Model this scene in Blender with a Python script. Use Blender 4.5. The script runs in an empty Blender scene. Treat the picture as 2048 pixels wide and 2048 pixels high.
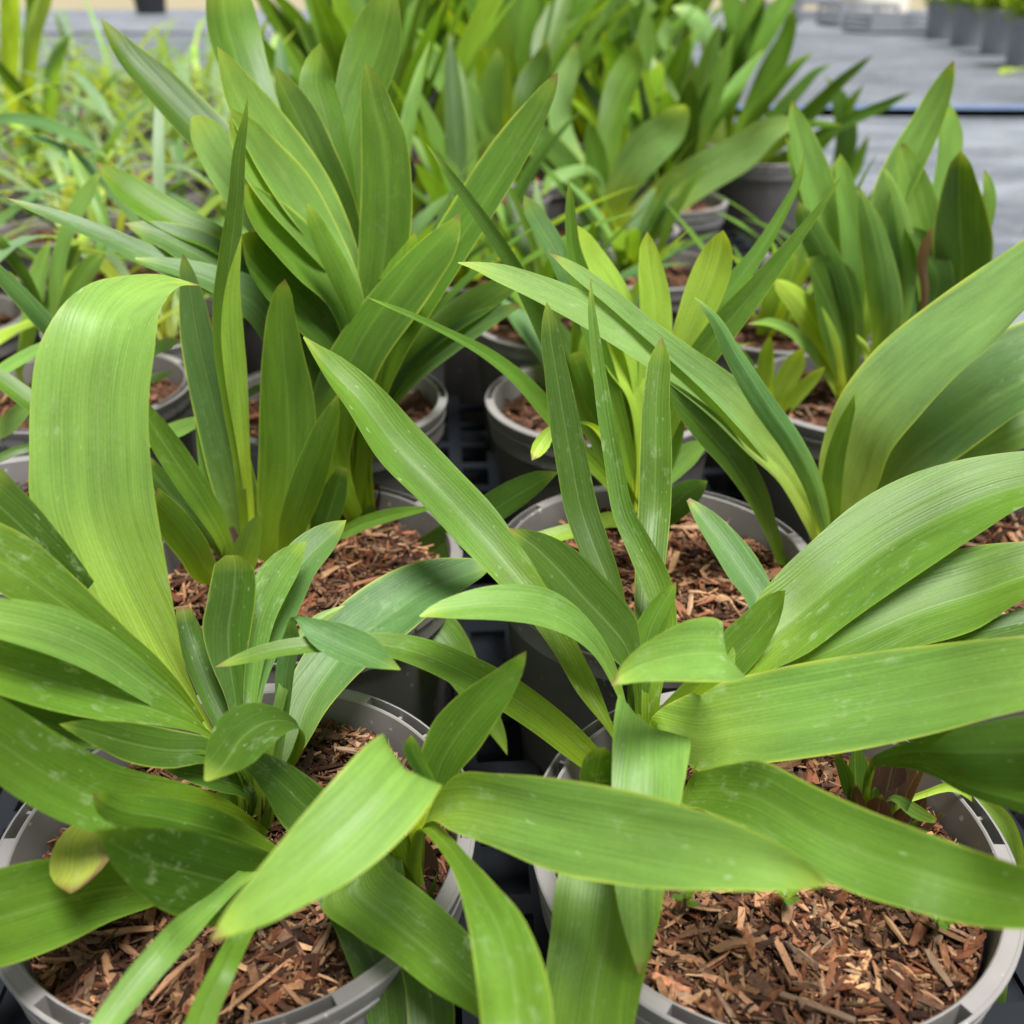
import bpy, bmesh, math, random
from mathutils import Vector, Matrix, noise

random.seed(11)
sc = bpy.context.scene
COL = sc.collection
R = math.radians

# ------------------------------------------------------------------ camera
cd = bpy.data.cameras.new('camera')
cam = bpy.data.objects.new('camera', cd)
COL.objects.link(cam)
cam.location = (0, 0, 0.46)
cam.rotation_euler = (R(90 - 28.4), 0, 0)
cd.sensor_width = 36
cd.lens = 18 / math.tan(R(27.0))
cd.clip_start = 0.02
cd.clip_end = 500
cd.dof.use_dof = True
cd.dof.focus_distance = 0.42
cd.dof.aperture_fstop = 9.0
sc.camera = cam

# ------------------------------------------------------------------ sky, sun, exposure
SUN_EL, SUN_AZ = 75, 140          # azimuth measured from +Y (view direction), negative = left
w = bpy.data.worlds.new('World')
sc.world = w
w.use_nodes = True
nt = w.node_tree
nt.nodes.clear()
sky = nt.nodes.new('ShaderNodeTexSky')
sky.sky_type = 'NISHITA'
sky.sun_disc = False
sky.sun_elevation = R(SUN_EL)
sky.sun_rotation = R(SUN_AZ)
hs = nt.nodes.new('ShaderNodeHueSaturation')
hs.inputs['Saturation'].default_value = 0.12
bg = nt.nodes.new('ShaderNodeBackground')
bg.inputs['Strength'].default_value = 0.062
wo = nt.nodes.new('ShaderNodeOutputWorld')
nt.links.new(sky.outputs[0], hs.inputs['Color'])
nt.links.new(hs.outputs[0], bg.inputs[0])
nt.links.new(bg.outputs[0], wo.inputs[0])
sd = bpy.data.lights.new('sun', 'SUN')
sd.energy = 4.4
sd.angle = R(24)
sd.color = (1.0, 0.985, 0.965)
sun = bpy.data.objects.new('sun', sd)
COL.objects.link(sun)
sdir = Vector((math.sin(R(SUN_AZ)) * math.cos(R(SUN_EL)), math.cos(R(SUN_AZ)) * math.cos(R(SUN_EL)), math.sin(R(SUN_EL))))
sun.rotation_euler = sdir.to_track_quat('Z', 'Y').to_euler()
sc.view_settings.view_transform = 'Standard'
sc.view_settings.look = 'None'
sc.view_settings.exposure = 1.28
sc.view_settings.gamma = 1
sc.view_settings.use_curve_mapping = False
sc.cycles.use_denoising = True
sc.cycles.max_bounces = 10
sc.cycles.transmission_bounces = 8
sc.cycles.diffuse_bounces = 5

# ------------------------------------------------------------------ materials
class NT:
    """small helper around one material's node tree"""
    def __init__(s, name):
        s.m = bpy.data.materials.new(name)
        s.m.use_nodes = True
        s.t = s.m.node_tree
        s.t.nodes.clear()
        s.out = s.t.nodes.new('ShaderNodeOutputMaterial')
    def n(s, typ, **kw):
        nd = s.t.nodes.new('ShaderNode' + typ)
        for k, v in kw.items():
            if k.startswith('i_'):
                nd.inputs[k[2:].replace('_', ' ')].default_value = v
            else:
                setattr(nd, k, v)
        return nd
    def l(s, a, b):
        s.t.links.new(a, b)
    def math(s, op, a, b=None, c=None, clamp=False):
        nd = s.n('Math', operation=op, use_clamp=clamp)
        for i, v in enumerate((a, b, c)):
            if v is None: continue
            if isinstance(v, (int, float)): nd.inputs[i].default_value = v
            else: s.l(v, nd.inputs[i])
        return nd.outputs[0]
    def mix(s, f, a, b, blend='MIX'):
        nd = s.n('Mix', data_type='RGBA', blend_type=blend)
        for sock, v in ((nd.inputs[0], f), (nd.inputs[6], a), (nd.inputs[7], b)):
            if isinstance(v, (int, float)): sock.default_value = v
            elif isinstance(v, tuple): sock.default_value = v + (1,)
            else: s.l(v, sock)
        return nd.outputs[2]
    def ramp(s, f, stops):
        nd = s.n('ValToRGB')
        e = nd.color_ramp.elements
        while len(e) < len(stops): e.new(0.5)
        for k, (p, c) in zip(e, stops):
            k.position = p
            k.color = (c, c, c, 1) if isinstance(c, (int, float)) else c + (1,)
        s.l(f, nd.inputs[0])
        return nd.outputs[0]
    def noise(s, vec, scale, detail=3, rough=0.55):
        nd = s.n('TexNoise')
        nd.inputs['Scale'].default_value = scale
        nd.inputs['Detail'].default_value = detail
        nd.inputs['Roughness'].default_value = rough
        s.l(vec, nd.inputs['Vector'])
        return nd.outputs[0]
    def scale(s, vec, v):
        nd = s.n('VectorMath', operation='MULTIPLY')
        s.l(vec, nd.inputs[0])
        nd.inputs[1].default_value = v
        return nd.outputs[0]

def leaf_material(name='leaf_blade', dry=False):
    k = NT(name)
    uv = k.n('UVMap', uv_map='metric').outputs[0]
    nr = k.n('UVMap', uv_map='relative').outputs[0]
    sep = k.n('SeparateXYZ'); k.l(nr, sep.inputs[0])
    u, v = sep.outputs[0], sep.outputs[1]
    oi = k.n('ObjectInfo')
    tint, rnd = oi.outputs['Color'], oi.outputs['Random']
    wear = k.math('MULTIPLY', k.math('FRACT', oi.outputs['Alpha']), 2.0)      # alpha holds wear / 2 plus 0..2 for how pale the margin is
    marg = k.math('FLOOR', oi.outputs['Alpha'])
    # shift the noise per leaf
    off = k.n('VectorMath', operation='ADD'); k.l(uv, off.inputs[0])
    cmb = k.n('CombineXYZ'); k.l(k.math('MULTIPLY', rnd, 37.0), cmb.inputs[0]); k.l(k.math('MULTIPLY', rnd, 91.0), cmb.inputs[1])
    k.l(cmb.outputs[0], off.inputs[1])
    P = off.outputs[0]
    blot = k.noise(k.scale(P, (40, 14, 1)), 1.0, 3)
    mid = k.noise(k.scale(P, (190, 26, 1)), 1.0, 3)
    vein = k.noise(k.scale(P, (1150, 9, 1)), 1.0, 2, 0.7)
    speck = k.noise(k.scale(P, (900, 500, 1)), 1.0, 2, 0.6)
    # parallel veins: alternating dark and light lines about 1.3 mm apart
    sx = k.n('SeparateXYZ'); k.l(uv, sx.inputs[0])
    wob = k.math('MULTIPLY', mid, 1.6)
    line = k.math('SINE', k.math('ADD', k.math('MULTIPLY', sx.outputs[0], 4400.0), wob))
    line = k.math('MULTIPLY_ADD', line, 0.5, 0.5)
    val = k.math('ADD', k.math('MULTIPLY', blot, 0.60), k.math('MULTIPLY', mid, 0.42))
    val = k.math('ADD', val, k.math('MULTIPLY', vein, 0.40))
    val = k.math('ADD', val, k.math('MULTIPLY', speck, 0.20))
    val = k.math('ADD', val, k.math('MULTIPLY', line, 0.06))
    gain = k.math('MULTIPLY_ADD', k.math('SUBTRACT', val, 0.84), 1.40, 1.0)
    gcol = k.n('CombineColor')
    for i in range(3): k.l(gain, gcol.inputs[i])
    col = k.mix(1.0, tint, gcol.outputs[0], 'MULTIPLY')
    # yellower blade towards base and tip, base boosted to paint in backlit glow
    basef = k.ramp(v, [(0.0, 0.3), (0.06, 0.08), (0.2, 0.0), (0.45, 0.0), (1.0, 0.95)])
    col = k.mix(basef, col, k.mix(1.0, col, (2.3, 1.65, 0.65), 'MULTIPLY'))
    # pale margin
    edge = k.math('ABSOLUTE', k.math('MULTIPLY_ADD', u, 2.0, -1.0))
    em = k.ramp(edge, [(0.90, 0.0), (0.96, 0.4), (0.98, 1.0)])
    tipm = k.ramp(v, [(0.0, 0.9), (0.025, 0.4), (0.06, 0.0)])
    pale = k.math('MULTIPLY', k.math('MULTIPLY_ADD', marg, 0.38, k.math('MULTIPLY_ADD', rnd, 0.22, 0.08)), k.ramp(mid, [(0.3, 0.25), (0.6, 1.0)]))
    col = k.mix(k.math('MAXIMUM', k.math('MULTIPLY', em, pale), k.math('MULTIPLY', tipm, 0.5)), col, (0.34, 0.42, 0.06))
    tb = k.math('MULTIPLY', k.ramp(v, [(0.0, 1.0), (0.010, 0.8), (0.022, 0.0)]), k.math('GREATER_THAN', rnd, 0.5))
    col = k.mix(k.math('MULTIPLY', tb, 0.85), col, (0.17, 0.10, 0.045))
    # slow yellowing in patches
    yl = k.ramp(k.noise(k.scale(P, (9, 7, 1)), 1.0, 2), [(0.52, 0.0), (0.72, 0.10)])
    col = k.mix(yl, col, k.mix(1.0, col, (1.55, 1.22, 0.8), 'MULTIPLY'))
    if dry:
        de = k.math('MULTIPLY', k.math('ADD', k.ramp(u, [(0.80, 0.0), (0.90, 1.0)]), k.ramp(v, [(0.03, 1.0), (0.09, 0.0)])), k.ramp(v, [(0.28, 1.0), (0.40, 0.0)]), clamp=True)
        col = k.mix(k.math('MULTIPLY', de, k.ramp(mid, [(0.3, 0.5), (0.55, 1.0)])), col, (0.16, 0.075, 0.045))
    # midrib, faint
    rib = k.ramp(edge, [(0.0, 1.0), (0.035, 0.5), (0.09, 0.0)])
    col = k.mix(k.math('MULTIPLY', rib, 0.16), col, (0.26, 0.38, 0.12))
    # dried hard-water residue and scuffs
    r1 = k.noise(k.scale(P, (230, 95, 1)), 1.0, 5, 0.68)
    r2 = k.noise(k.scale(P, (26, 17, 1)), 1.0, 2)
    r3 = k.noise(k.scale(P, (520, 160, 1)), 1.0, 2)
    res = k.math('MULTIPLY', k.ramp(r1, [(0.54, 0.0), (0.68, 1.0)]), k.ramp(r2, [(0.48, 0.0), (0.64, 1.0)]))
    res = k.math('MAXIMUM', k.math('MULTIPLY', res, 0.8), k.math('MULTIPLY', k.ramp(r3, [(0.67, 0.0), (0.74, 1.0)]), 0.6))
    res = k.math('MULTIPLY', res, wear, clamp=True)
    col = k.mix(k.math('MULTIPLY', res, 0.6), col, (0.40, 0.50, 0.31))
    # rare brown flecks
    vo = k.n('TexVoronoi'); vo.inputs['Scale'].default_value = 1.0
    k.l(k.scale(P, (60, 42, 1)), vo.inputs['Vector'])
    fl = k.math('MULTIPLY', k.ramp(vo.outputs['Distance'], [(0.03, 1.0), (0.06, 0.0)]), k.math('GREATER_THAN', vo.outputs['Color'], 0.78))
    col = k.mix(k.math('MULTIPLY', fl, 0.6), col, (0.10, 0.055, 0.02))
    hgt = k.math('ADD', k.math('MULTIPLY', line, 0.22), k.math('MULTIPLY', vein, 1.0))
    hgt = k.math('ADD', hgt, k.math('MULTIPLY', speck, 0.5))
    pleat = k.noise(k.scale(P, (330, 3.5, 1)), 1.0, 2, 0.5)
    hgt = k.math('ADD', hgt, k.math('MULTIPLY', blot, 3.0))
    hgt = k.math('ADD', hgt, k.math('MULTIPLY', pleat, 3.2))
    bump = k.n('Bump'); bump.inputs['Strength'].default_value = 0.22; bump.inputs['Distance'].default_value = 0.0006
    k.l(hgt, bump.inputs['Height'])
    b = k.n('BsdfPrincipled')
    k.l(col, b.inputs['Base Color'])
    k.l(k.math('ADD', k.math('MULTIPLY_ADD', blot, 0.25, 0.36), k.math('MULTIPLY', res, 0.2)), b.inputs['Roughness'])
    b.inputs['Specular IOR Level'].default_value = 0.34
    k.l(bump.outputs[0], b.inputs['Normal'])
    tr = k.n('BsdfTranslucent')
    k.l(k.mix(1.0, col, (2.3, 2.0, 0.7), 'MULTIPLY'), tr.inputs['Color'])
    k.l(bump.outputs[0], tr.inputs['Normal'])
    mx = k.n('MixShader'); mx.inputs[0].default_value = 0.37
    k.l(b.outputs[0], mx.inputs[1]); k.l(tr.outputs[0], mx.inputs[2])
    k.l(mx.outputs[0], k.out.inputs[0])
    return k.m

def plastic(name, c, rough=0.5, dust=0.3, dustc=(0.34, 0.31, 0.27), spec=0.4):
    k = NT(name)
    tc = k.n('TexCoord').outputs['Object']
    a = k.noise(tc, 26, 5)
    f = k.noise(tc, 320, 3)
    d = k.ramp(a, [(0.45, 0.0), (0.75, 1.0)])
    col = k.mix(k.math('MULTIPLY', d, dust), c, dustc)
    col = k.mix(k.math('MULTIPLY', k.ramp(f, [(0.68, 0.0), (0.74, 1.0)]), 0.35), col, (0.06, 0.045, 0.035))
    if spec > 0.2: col = k.mix(k.math('MULTIPLY', k.ramp(k.noise(tc, 210, 2), [(0.70, 0.0), (0.74, 1.0)]), 0.5), col, (0.5, 0.48, 0.45))
    b = k.n('BsdfPrincipled')
    b.inputs['Specular IOR Level'].default_value = spec
    k.l(col, b.inputs['Base Color'])
    k.l(k.math('MULTIPLY_ADD', a, 0.25, rough - 0.12), b.inputs['Roughness'])
    bump = k.n('Bump'); bump.inputs['Strength'].default_value = 0.12; bump.inputs['Distance'].default_value = 0.0005
    k.l(f, bump.inputs['Height']); k.l(bump.outputs[0], b.inputs['Normal'])
    k.l(b.outputs[0], k.out.inputs[0])
    return k.m

def soil_material():
    k = NT('bark_soil')
    tc = k.n('TexCoord').outputs['Object']
    a = k.noise(tc, 90, 6, 0.7); f = k.noise(tc, 420, 4, 0.7)
    col = k.mix(k.ramp(a, [(0.35, 0.0), (0.65, 1.0)]), (0.016, 0.008, 0.005), (0.070, 0.028, 0.014))
    col = k.mix(k.ramp(f, [(0.52, 0.0), (0.72, 1.0)]), col, (0.15, 0.075, 0.04))
    b = k.n('BsdfPrincipled'); k.l(col, b.inputs['Base Color']); b.inputs['Roughness'].default_value = 0.95
    b.inputs['Specular IOR Level'].default_value = 0.2
    bump = k.n('Bump'); bump.inputs['Strength'].default_value = 0.9; bump.inputs['Distance'].default_value = 0.003
    k.l(f, bump.inputs['Height']); k.l(bump.outputs[0], b.inputs['Normal'])
    k.l(b.outputs[0], k.out.inputs[0])
    return k.m

def chip_material(name, from_object):
    k = NT(name)
    tc = k.n('TexCoord').outputs['Object']
    if from_object:
        base = k.n('ObjectInfo').outputs['Color']
        vec = k.scale(tc, (0.35, 2.6, 2.6)); sc_ = 2.2
        vec = k.n('VectorMath', operation='ADD'); k.l(k.scale(tc, (0.8, 6.0, 6.0)), vec.inputs[0])
        cb = k.n('CombineXYZ'); k.l(k.math('MULTIPLY', k.n('ObjectInfo').outputs['Random'], 50.0), cb.inputs[0]); k.l(cb.outputs[0], vec.inputs[1])
        g = k.noise(vec.outputs[0], 1.0, 4, 0.65)
    else:
        base = k.n('Attribute', attribute_name='tone').outputs['Color']
        g = k.noise(tc, 500, 3, 0.6)
    gain = k.math('MULTIPLY_ADD', g, 1.9, 0.05)
    gc = k.n('CombineColor')
    for i in range(3): k.l(gain, gc.inputs[i])
    col = k.mix(1.0, base, gc.outputs[0], 'MULTIPLY')
    b = k.n('BsdfPrincipled'); k.l(col, b.inputs['Base Color']); b.inputs['Roughness'].default_value = 0.85
    b.inputs['Specular IOR Level'].default_value = 0.12
    bump = k.n('Bump'); bump.inputs['Strength'].default_value = 0.7; bump.inputs['Distance'].default_value = 0.001
    k.l(g, bump.inputs['Height']); k.l(bump.outputs[0], b.inputs['Normal'])
    k.l(b.outputs[0], k.out.inputs[0])
    return k.m

def cloth_material(name, ca, cb_):
    k = NT(name)
    tc = k.n('TexCoord').outputs['Object']
    a = k.noise(k.scale(tc, (1.0, 2.2, 1)), 1.6, 6, 0.65)
    f = k.noise(tc, 24, 5, 0.7)
    wv = k.n('TexWave', bands_direction='Y'); wv.inputs['Scale'].default_value = 90; k.l(tc, wv.inputs['Vector'])
    wx = k.n('TexWave', bands_direction='X'); wx.inputs['Scale'].default_value = 90; k.l(tc, wx.inputs['Vector'])
    weave = k.math('MULTIPLY', wv.outputs['Color'], wx.outputs['Color'])
    col = k.mix(k.ramp(a, [(0.42, 0.0), (0.62, 1.0)]), ca, cb_)
    col = k.mix(k.math('MULTIPLY', k.ramp(f, [(0.5, 0.0), (0.75, 1.0)]), 0.5), col, (0.22, 0.205, 0.17))
    col = k.mix(k.math('MULTIPLY', weave, 0.2), col, (0.5, 0.52, 0.55))
    b = k.n('BsdfPrincipled'); k.l(col, b.inputs['Base Color']); b.inputs['Roughness'].default_value = 0.55
    bump = k.n('Bump'); bump.inputs['Strength'].default_value = 0.3; bump.inputs['Distance'].default_value = 0.01
    k.l(k.math('ADD', a, k.math('MULTIPLY', f, 0.3)), bump.inputs['Height']); k.l(bump.outputs[0], b.inputs['Normal'])
    k.l(b.outputs[0], k.out.inputs[0])
    return k.m

def simple(name, ca, cb_, scale, rough=0.8):
    k = NT(name)
    tc = k.n('TexCoord').outputs['Object']
    a = k.noise(tc, scale, 5, 0.6)
    b = k.n('BsdfPrincipled')
    k.l(k.mix(k.ramp(a, [(0.3, 0.0), (0.7, 1.0)]), ca, cb_), b.inputs['Base Color'])
    b.inputs['Roughness'].default_value = rough
    k.l(b.outputs[0], k.out.inputs[0])
    return k.m

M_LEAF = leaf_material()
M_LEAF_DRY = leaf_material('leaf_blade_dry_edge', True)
M_POT = plastic('grey_pot_plastic', (0.105, 0.098, 0.094), 0.5, 0.3, (0.22, 0.2, 0.18))
M_RIM = plastic('grey_pot_plastic_lit_rim', (0.155, 0.146, 0.139), 0.5, 0.3, (0.24, 0.22, 0.20))  # same plastic as the pot, lightened to paint in sky light on the rim
M_TRAY = plastic('dark_tray_plastic', (0.007, 0.0085, 0.011), 0.62, 0.12, (0.02, 0.02, 0.02), 0.12)
M_BLUEPOT = plastic('slate_pot_plastic', (0.20, 0.215, 0.24), 0.5, 0.4, (0.16, 0.17, 0.19))
M_BLACK = plastic('black_pot_plastic', (0.014, 0.015, 0.018), 0.5, 0.3, (0.05, 0.05, 0.05))
M_SOIL = soil_material()
M_CHIP = chip_material('bark_chip_wood', True)
M_FINE = chip_material('bark_fines_wood', False)
M_CLOTH = cloth_material('woven_ground_cloth', (0.036, 0.045, 0.060), (0.130, 0.146, 0.166))
M_CLOTH2 = cloth_material('woven_ground_cloth_far', (0.020, 0.027, 0.038), (0.075, 0.088, 0.107))
M_BLUE = simple('blue_selvedge', (0.05, 0.085, 0.16), (0.085, 0.12, 0.20), 6)
M_EARTH = simple('dry_gravel_earth', (0.15, 0.125, 0.07), (0.22, 0.185, 0.11), 2.0, 0.95)
M_DIRT = simple('bare_earth', (0.02, 0.016, 0.013), (0.06, 0.048, 0.035), 8, 0.95)
M_SACK = simple('cream_sack', (0.62, 0.57, 0.46), (0.74, 0.70, 0.60), 5, 0.8)
M_STEM = simple('crown_sheath', (0.06, 0.028, 0.025), (0.11, 0.13, 0.035), 60, 0.5)

TINT = {'m': (0.077, 0.162, 0.015), 'd': (0.042, 0.096, 0.008), 'l': (0.123, 0.236, 0.042), 'y': (0.235, 0.370, 0.040), 'p': (0.148, 0.264, 0.075),  # leaf greens
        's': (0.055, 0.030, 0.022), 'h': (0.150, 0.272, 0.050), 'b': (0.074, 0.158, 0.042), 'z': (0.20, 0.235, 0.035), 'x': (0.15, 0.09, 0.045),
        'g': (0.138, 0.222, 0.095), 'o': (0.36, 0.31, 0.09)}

# ------------------------------------------------------------------ object helpers
def link(name, mesh, parent=None, loc=None, rot=None, scale=None):
    o = bpy.data.objects.new(name, mesh)
    COL.objects.link(o)
    if parent: o.parent = parent
    if loc is not None: o.location = loc
    if rot is not None: o.rotation_euler = rot
    if scale is not None: o.scale = scale
    return o

def tag(o, label=None, cat=None, group=None, kind=None):
    if label: o['label'] = label
    if cat: o['category'] = cat
    if group: o['group'] = group
    if kind: o['kind'] = kind
    return o

def mesh_from(name, verts, faces, mat, smooth=True):
    me = bpy.data.meshes.new(name)
    me.from_pydata([tuple(v) for v in verts], [], faces)
    me.materials.append(mat)
    if smooth: me.polygons.foreach_set('use_smooth', [True] * len(me.polygons))
    me.update()
    return me

# ------------------------------------------------------------------ leaves
def spline(rows, n):
    """rows: list of 6-float rows (left xyz, right xyz); hermite interpolation along the blade"""
    cum = [0.0]
    for a, b in zip(rows, rows[1:]):
        cum.append(cum[-1] + max(1e-4, math.dist([(a[i] + a[i + 3]) / 2 for i in range(3)], [(b[i] + b[i + 3]) / 2 for i in range(3)])))
    L = cum[-1]
    k = len(rows)
    tan = []
    for i in range(k):
        if i == 0: t = [(rows[1][j] - rows[0][j]) / (cum[1] - cum[0]) for j in range(6)]
        elif i == k - 1: t = [(rows[-1][j] - rows[-2][j]) / (cum[-1] - cum[-2]) for j in range(6)]
        else:
            h0, h1 = cum[i] - cum[i - 1], cum[i + 1] - cum[i]
            t = [((rows[i][j] - rows[i - 1][j]) / h0 * h1 + (rows[i + 1][j] - rows[i][j]) / h1 * h0) / (h0 + h1) for j in range(6)]
        tan.append(t)
    out = []
    seg = 0
    for q in range(n + 1):
        s = L * q / n
        while seg < k - 2 and s > cum[seg + 1]: seg += 1
        h = cum[seg + 1] - cum[seg]
        t = min(1.0, max(0.0, (s - cum[seg]) / h))
        a, b, c, d = 2*t**3 - 3*t*t + 1, t**3 - 2*t*t + t, -2*t**3 + 3*t*t, t**3 - t*t
        out.append([a * rows[seg][j] + b * h * tan[seg][j] + c * rows[seg + 1][j] + d * h * tan[seg + 1][j] for j in range(6)])
    return out, L

def leaf_mesh(name, rows, axis, n, m, fold=0.16, wave=0.05, origin=(0, 0, 0)):
    sp, L = spline(rows, n)
    Ls = [Vector(r[:3]) for r in sp]
    Rs = [Vector(r[3:]) for r in sp]
    C = [(a + b) / 2 for a, b in zip(Ls, Rs)]
    ax = Vector((axis[0], axis[1], 0))
    Ns, score = [], 0
    for i in range(n + 1):
        t = C[min(n, i + 1)] - C[max(0, i - 1)]
        W = Rs[i] - Ls[i]
        N = t.cross(W)
        N = N.normalized() if N.length > 1e-12 else (Ns[-1] if Ns else Vector((0, 0, 1)))
        Ns.append(N)
        inward = ax - Vector((C[i].x, C[i].y, 0))
        inward = inward.normalized() if inward.length > 1e-4 else Vector((0, 0, 0))
        score += (N.z + 0.6 * N.dot(inward)) * W.length
    sgn = 1 if score >= 0 else -1
    mw = max((a - b).length for a, b in zip(Ls, Rs))
    ph, ph2 = random.uniform(0, 6.28), random.uniform(0, 6.28)
    fr = random.uniform(25, 45)
    o = Vector(origin)
    V, uvm, uvr = [], [], []
    for i in range(n + 1):
        hw = (Rs[i] - Ls[i]).length / 2
        s = L * i / n
        for j in range(m + 1):
            u = j / m
            e = 2 * u - 1
            p = Ls[i].lerp(Rs[i], u)
            d = -fold * hw * (1 - abs(e) ** 1.5) * sgn + 0.012 * hw * math.cos(e * 9.4 + ph) * (1 - e * e)
            d += wave * hw * (abs(e) ** 3) * math.sin(s * fr + (ph if e > 0 else ph2))
            V.append(p + Ns[i] * d - o)
            uvm.append((e * hw, s))
            uvr.append((u, i / n))
    Fc = [(i * (m + 1) + j, i * (m + 1) + j + 1, (i + 1) * (m + 1) + j + 1, (i + 1) * (m + 1) + j) for i in range(n) for j in range(m)]
    me = mesh_from(name, V, Fc, M_LEAF)
    for nm, data in (('metric', uvm), ('relative', uvr)):
        lay = me.uv_layers.new(name=nm)
        buf = []
        for f in Fc:
            for vi in f: buf.extend(data[vi])
        lay.data.foreach_set('uv', buf)
    return me

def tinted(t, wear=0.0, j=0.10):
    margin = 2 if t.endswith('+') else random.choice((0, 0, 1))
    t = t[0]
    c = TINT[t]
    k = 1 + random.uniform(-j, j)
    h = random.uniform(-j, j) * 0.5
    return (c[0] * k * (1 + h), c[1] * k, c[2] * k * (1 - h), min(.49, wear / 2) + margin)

def strap(name, base, az, length, width, lean, droop, parent, origin, t, n=9, m=3, wear=0.0, twist=0.0):
    """a leaf grown from its crown: rises at `lean` from vertical and bends over by `droop`"""
    rows = []
    p = Vector(base)
    K = 8
    for i in range(K + 1):
        s = i / K
        ang = lean + droop * s ** 1.6
        if i: p = p + Vector((math.sin(az) * math.sin(ang), math.cos(az) * math.sin(ang), math.cos(ang))) * (length / K)
        wd = width * (0.42 + 0.95 * s - 0.25 * s * s) * (1 if s < .55 else max(0.0, 1 - ((s - .55) / .45) ** 2.2)) / 2
        a2 = az + twist * s
        wv = Vector((math.cos(a2), -math.sin(a2), 0)) * wd
        rows.append(list(p - wv) + list(p + wv))
    rows.reverse()
    me = leaf_mesh(name, rows, base, n, m, 0.22, 0.04, origin)
    o = link(name, me, parent)
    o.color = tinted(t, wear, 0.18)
    return o

# ------------------------------------------------------------------ pots, mulch
PR, PH = 0.0905, 0.165      # rim radius, pot height

def lathe(name, prof, seg, mat, closed=False):
    V, Fc = [], []
    k = len(prof)
    for i in range(seg):
        a = 2 * math.pi * i / seg
        V += [(r * math.cos(a), r * math.sin(a), z) for r, z in prof]
    for i in range(seg):
        i2 = (i + 1) % seg
        for j in range(k if closed else k - 1):
            j2 = (j + 1) % k
            Fc.append((i * k + j, i2 * k + j, i2 * k + j2, i * k + j2))
    me = mesh_from(name, V, Fc, mat)
    return me

def auto_sharp(me, deg=35):
    bm = bmesh.new(); bm.from_mesh(me)
    for e in bm.edges:
        if len(e.link_faces) == 2 and e.calc_face_angle(0) > R(deg): e.smooth = False
    bm.to_mesh(me); bm.free()
    return me

def pot_body_mesh(mat):
    s = PR / 0.0905
    prof = [(0.0, 0.004), (0.064, 0.004), (0.066, 0.0), (0.070, 0.001), (0.0715, 0.006), (0.0838, PH - 0.027), (0.0845, PH - 0.0265),
            (0.0845, PH - 0.0245), (0.0815, PH - 0.0245), (0.0800, PH - 0.03), (0.068, 0.008), (0.0, 0.008)]
    return auto_sharp(lathe('pot_wall', prof, 72, mat))

def pot_rim_mesh(mat):
    """flat-topped rim; two opposite arcs are open slots crossed by thin ribs"""
    cols = []
    def d_at(deg):
        for c0 in (165, 45, 285):
            x = (deg - c0 + 180) % 360 - 180
            if abs(x) < 33:
                if min(abs(x - r) for r in (-22, -11, 0, 11, 22)) < 0.55: return 0.0035
                return 0.013
        return 0.0
    angs = set(range(0, 360, 4))
    for c0 in (165, 45, 285):
        for x in (-33, 33): angs |= {c0 + x - 0.05, c0 + x + 0.05}
        for r in (-22, -11, 0, 11, 22): angs |= {c0 + r - 0.6, c0 + r - 0.5, c0 + r + 0.5, c0 + r + 0.6}
    angs = sorted({round(a % 360, 3) for a in angs})
    V, Fc = [], []
    for a in angs:
        d = d_at(a)
        t = R(a)
        prof = [(0.0835, -0.0255), (0.0868, -0.0250), (0.0872, -0.0130), (0.0884, -0.0122), (0.0886, -0.0105), (0.0880, -0.0100), (0.0902, -0.0015), (0.0902, -0.0006), (0.0895, 0.0), (0.0889, 0.0), (0.0887, -d - 0.0002),
                (0.0846, -d - 0.0002), (0.0844, 0.0), (0.0838, 0.0), (0.0832, -0.0006), (0.0830, -0.002), (0.0803, -0.030)]
        V += [(r * math.cos(t), r * math.sin(t), PH + z) for r, z in prof]
    k = 17
    n = len(angs)
    for i in range(n):
        i2 = (i + 1) % n
        for j in range(k - 1):
            Fc.append((i * k + j, i2 * k + j, i2 * k + j + 1, i * k + j + 1))
    return auto_sharp(mesh_from('pot_rim', V, Fc, mat), 30)

def soil_mesh(seed):
    V, Fc = [], []
    rings, seg = 14, 56
    V.append((0, 0, PH - 0.016 + 0.006 * noise.noise(Vector((seed, 0, 0)))))
    for r in range(1, rings + 1):
        rr = 0.0802 * r / rings
        for s in range(seg):
            a = 2 * math.pi * s / seg
            x, y = rr * math.cos(a), rr * math.sin(a)
            V.append((x, y, soil_z(x, y, seed)))
    for s in range(seg): Fc.append((0, 1 + s, 1 + (s + 1) % seg))
    for r in range(rings - 1):
        for s in range(seg):
            a, b = 1 + r * seg + s, 1 + r * seg + (s + 1) % seg
            Fc.append((a, a + seg, b + seg, b))
    return mesh_from('bark_mulch', V, Fc, M_SOIL)

def soil_z(x, y, seed):
    q = Vector((x * 38 + seed * 7, y * 38, seed))
    return PH - 0.015 + 0.0055 * noise.noise(q) + 0.0035 * noise.noise(q * 3.1) - 0.004 * (math.hypot(x, y) / 0.08) ** 4

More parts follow.
